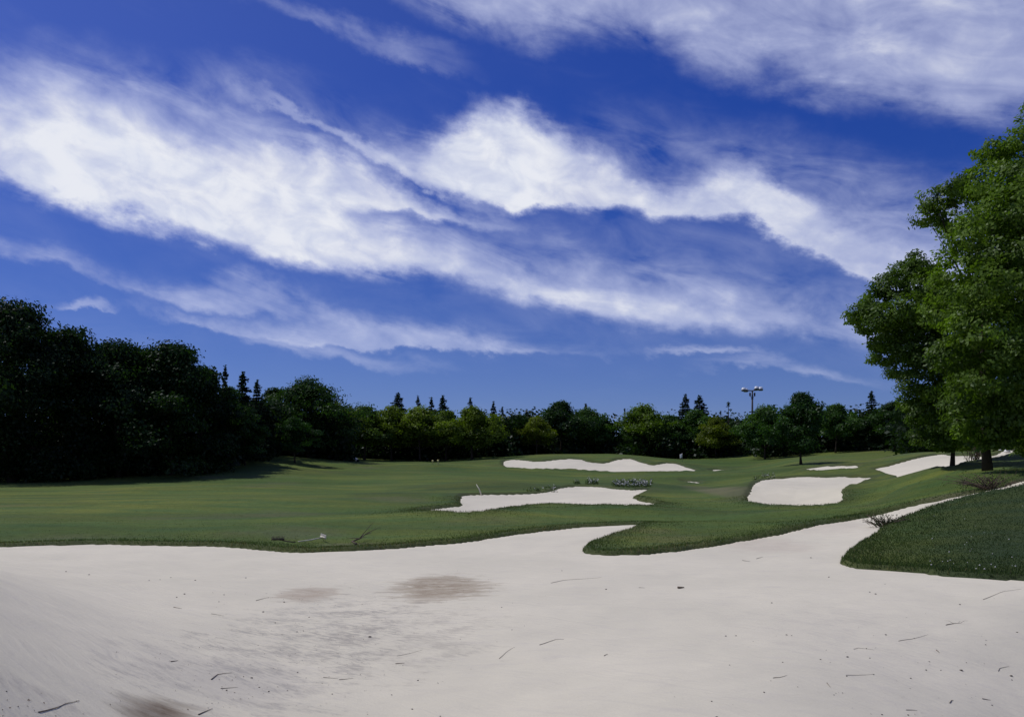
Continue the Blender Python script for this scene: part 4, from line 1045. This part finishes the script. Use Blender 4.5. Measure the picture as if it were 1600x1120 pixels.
# ------------------------------------------------------------------ twigs and pebbles on the foreground sand
def twig(pts, r0, label, tw=0, seed=0):
    P = np.array(pts, float); t = np.linspace(0, len(P) - 1, 3 * (len(P) - 1) + 1)
    pts = list(zip(np.interp(t, range(len(P)), P[:, 0]), np.interp(t, range(len(P)), P[:, 1]) + 0.5 * np.sin(t * 2.3 + seed)))
    return branch('twig', [S3(u, v, r0 * 0.5) for i, (u, v) in enumerate(pts)], r0 * 0.5, label, 'twig', tw, 'twigs on the foreground sand', seed=seed)
TW = [([(843, 1007), (856, 1002), (868, 998), (881, 997)], .009, 'curved twig near the middle of the sand, longer of a broken pair'),
      ([(780, 1025), (790, 1018), (804, 1011)], .007, 'short twig just left of the broken curved one'),
      ([(861, 911), (880, 908), (905, 906), (940, 903)], .009, 'long thin twig below the tip of the grass tongue'),
      ([(998, 917), (1008, 918)], .010, 'short thin twig left of the dark chip'),
      ([(944, 1022), (950, 1019)], .010, 'small bent twig in mid sand'),
      ([(271, 945), (284, 947)], .012, 'black twig on the smooth left sand'),
      ([(267, 1036), (278, 1033)], .012, 'dark twig above the damp brown patch'),
      ([(330, 1062), (340, 1056), (362, 1053)], .012, 'crooked dark twig right of the damp patch'),
      ([(345, 1075), (372, 1073)], .008, 'straight twig below the crooked one'),
      ([(310, 1116), (332, 1105)], .012, 'slanting twig at the bottom edge by the damp patch'),
      ([(60, 1109), (92, 1102), (124, 1090)], .010, 'long reddish twig at the bottom left'),
      ([(505, 1057), (528, 1058)], .007, 'thin straight twig left of a second thin one'),
      ([(530, 1060), (552, 1057)], .008, 'thin straight twig right of its near twin'),
      ([(620, 1022), (660, 1013)], .005, 'hair-thin twig below the speckled sand'),
      ([(1536, 935), (1550, 930), (1570, 922), (1596, 918)], .009, 'long twig by the right edge below the grass mound'),
      ([(1478, 978), (1490, 976), (1501, 974)], .013, 'dark forked twig at the right', 3),
      ([(1404, 1002), (1425, 999), (1450, 992)], .008, 'thin twig left of the dark forked one'),
      ([(1208, 1060), (1218, 1059), (1230, 1055)], .009, 'twig low on the sand, right of the middle'),
      ([(1322, 1059), (1345, 1058), (1365, 1058)], .006, 'hair-thin straight twig with a knob, lower right'),
      ([(1334, 1016), (1341, 1014), (1366, 1018)], .007, 'bent thin twig above the knobbed one'),
      ([(1560, 1050), (1562, 1046), (1577, 1043)], .010, 'hooked twig near the right edge'),
      ([(1484, 1101), (1487, 1098), (1490, 1098)], .013, 'tiny hooked twig at the bottom right'),
      ([(1416, 1109), (1433, 1111)], .009, 'short dark twig on the bottom edge, right'),
      ([(1463, 1018), (1468, 1022)], .014, 'stubby dark twig below the forked one'),
      ([(1535, 1096), (1548, 1097)], .012, 'short twig in the bottom right corner'),
      ([(1292, 1068), (1298, 1074)], .009, 'little curled twig between two pebbles'),
      ([(1160, 874), (1172, 876)], .014, 'twig on the tan sand below the right bunker'),
      ([(1182, 871), (1192, 870)], .014, 'twig close to the turf edge, right of its neighbour'),
      ([(400, 937), (420, 933)], .010, 'twig left of the small brown patch'),
      ([(330, 958), (350, 962)], .008, 'faint twig in the left sand by the speckled area'),
      ([(618, 1036), (632, 1034)], .012, 'short brown twig under the speckled sand')]
for i, t in enumerate(TW): twig(t[0], t[1], t[2], t[3] if len(t) > 3 else 0, i)
o = branch('wood_chip', [S3(1059, 917.5, .02), S3(1069, 917, .02)], .03, 'thick dark wood chip lying right of the middle of the sand', 'wood chip')
PB = [(578, 997, 1.6), (1206, 942, 1.1), (1324, 1029.5, 1.4), (1502, 1050, 1.8), (1580, 1058, 1.6), (1368, 929, 1.1), (1359, 926, .9), (1267, 873, .9), (1295, 900, 1), (1229, 994, 1), (1237, 995, .8), (1384, 992, 1.1), (1223, 1038, .9), (1282, 1034, .9), (1194, 1081, 1.2), (1359, 1030, .9), (1452, 1036, .9), (1447, 1049, 1.1), (1470, 1050, .8),
      (1354, 1015, .8), (1365, 1058, .9), (1323, 1060, 1), (1423, 1063, 1), (1500, 945, 1.2), (1589, 988, 1.0), (1134, 994, 1.1), (1150, 994, .9), (1112, 1095, 1.1), (1120, 1118, 1.5), (1194, 1081, 1), (947, 920, 1), (644, 1105, 1.2), (653, 1060, 1.1), (519, 1082, .9), (420, 1078, 1.2), (405, 1072, 1), (354, 1078, 1.1), (393, 1059, 1.3), (465, 1049, 1), (384, 902, .9), (233, 908, .8), (305, 908, .8), (250, 907, .7), (267, 902, .7), (103, 892, 1.0), (139, 897, .9), (288, 927, 1.1), (276, 931, 1.0), (350, 929, .8), (342, 938, .9), (411, 955, 1.1), (430, 972, 1), (483, 963, .8), (444, 940, 1.2), (464, 987, .9), (474, 986, .9), (688, 1115, 1), (612, 1083, .9), (182, 1020, .7), (10, 1075, 1.2), (1303, 1085, .8), (1378, 1115, 1.1), (1419, 1117, 1.2), (1550, 1105, 1.0), (1581, 1064, .9), (1540, 1010, .8), (1510, 1037, .7), (1140, 1040, .8), (878, 892, .7), (784, 949, .7), (800, 988, .7)]
pm = [pebble_mesh('pebble', M_stone_d, 20 + s, sub=1) for s in range(4)]
for i, (u, v, s) in enumerate(PB):
    x, y, z = S3(u, v); q = s * 1.45 / F * y
    o = link('pebble', pm[i % 4], loc=(x, y, z + q * 0.25)); o.scale = (q * 1.2, q, q); o.rotation_euler = (0, 0, i * 1.7)
    tag(o, 'small dark pebble lying on the pale foreground sand', 'pebble', 'pebbles on the foreground sand')
# fine litter too small and too many to count
r = np.random.default_rng(5); C = []
for (u0, v0, su, sv, n) in [(470, 1010, 110, 50, 260), (640, 960, 100, 40, 100), (480, 930, 60, 14, 80), (1400, 1030, 130, 60, 100), (60, 1100, 70, 14, 40), (700, 925, 70, 16, 60), (350, 1070, 90, 30, 110)]:
    for _ in range(n):
        u = r.normal(u0, su); v = min(1125, max(880, r.normal(v0, sv))); x, y = ground(u, v); C.append((x, y, 0))
C = np.array(C); dd, _ = nearest_bunker(C[:, 0], C[:, 1]); C = C[dd < -0.3]
C[:, 2] = sand_z(C[:, 0], C[:, 1], np.minimum(dd[dd < -0.3], -.3), base(C[:, 0], C[:, 1]), 0.0) + 0.008
Nn = unit(len(C), r) * 0.6 + np.array([0, 0, 1]); Nn /= np.linalg.norm(Nn, axis=1)[:, None]
V, f = leaf_quads(C, Nn, r.uniform(.012, .036, len(C)), r.uniform(.006, .012, len(C)), r)
o = link('leaf_litter', mesh_np('leaf_litter', V, f, M_wood)); tag(o, 'fine dark leaf litter strewn over the foreground sand', 'litter', kind='stuff')
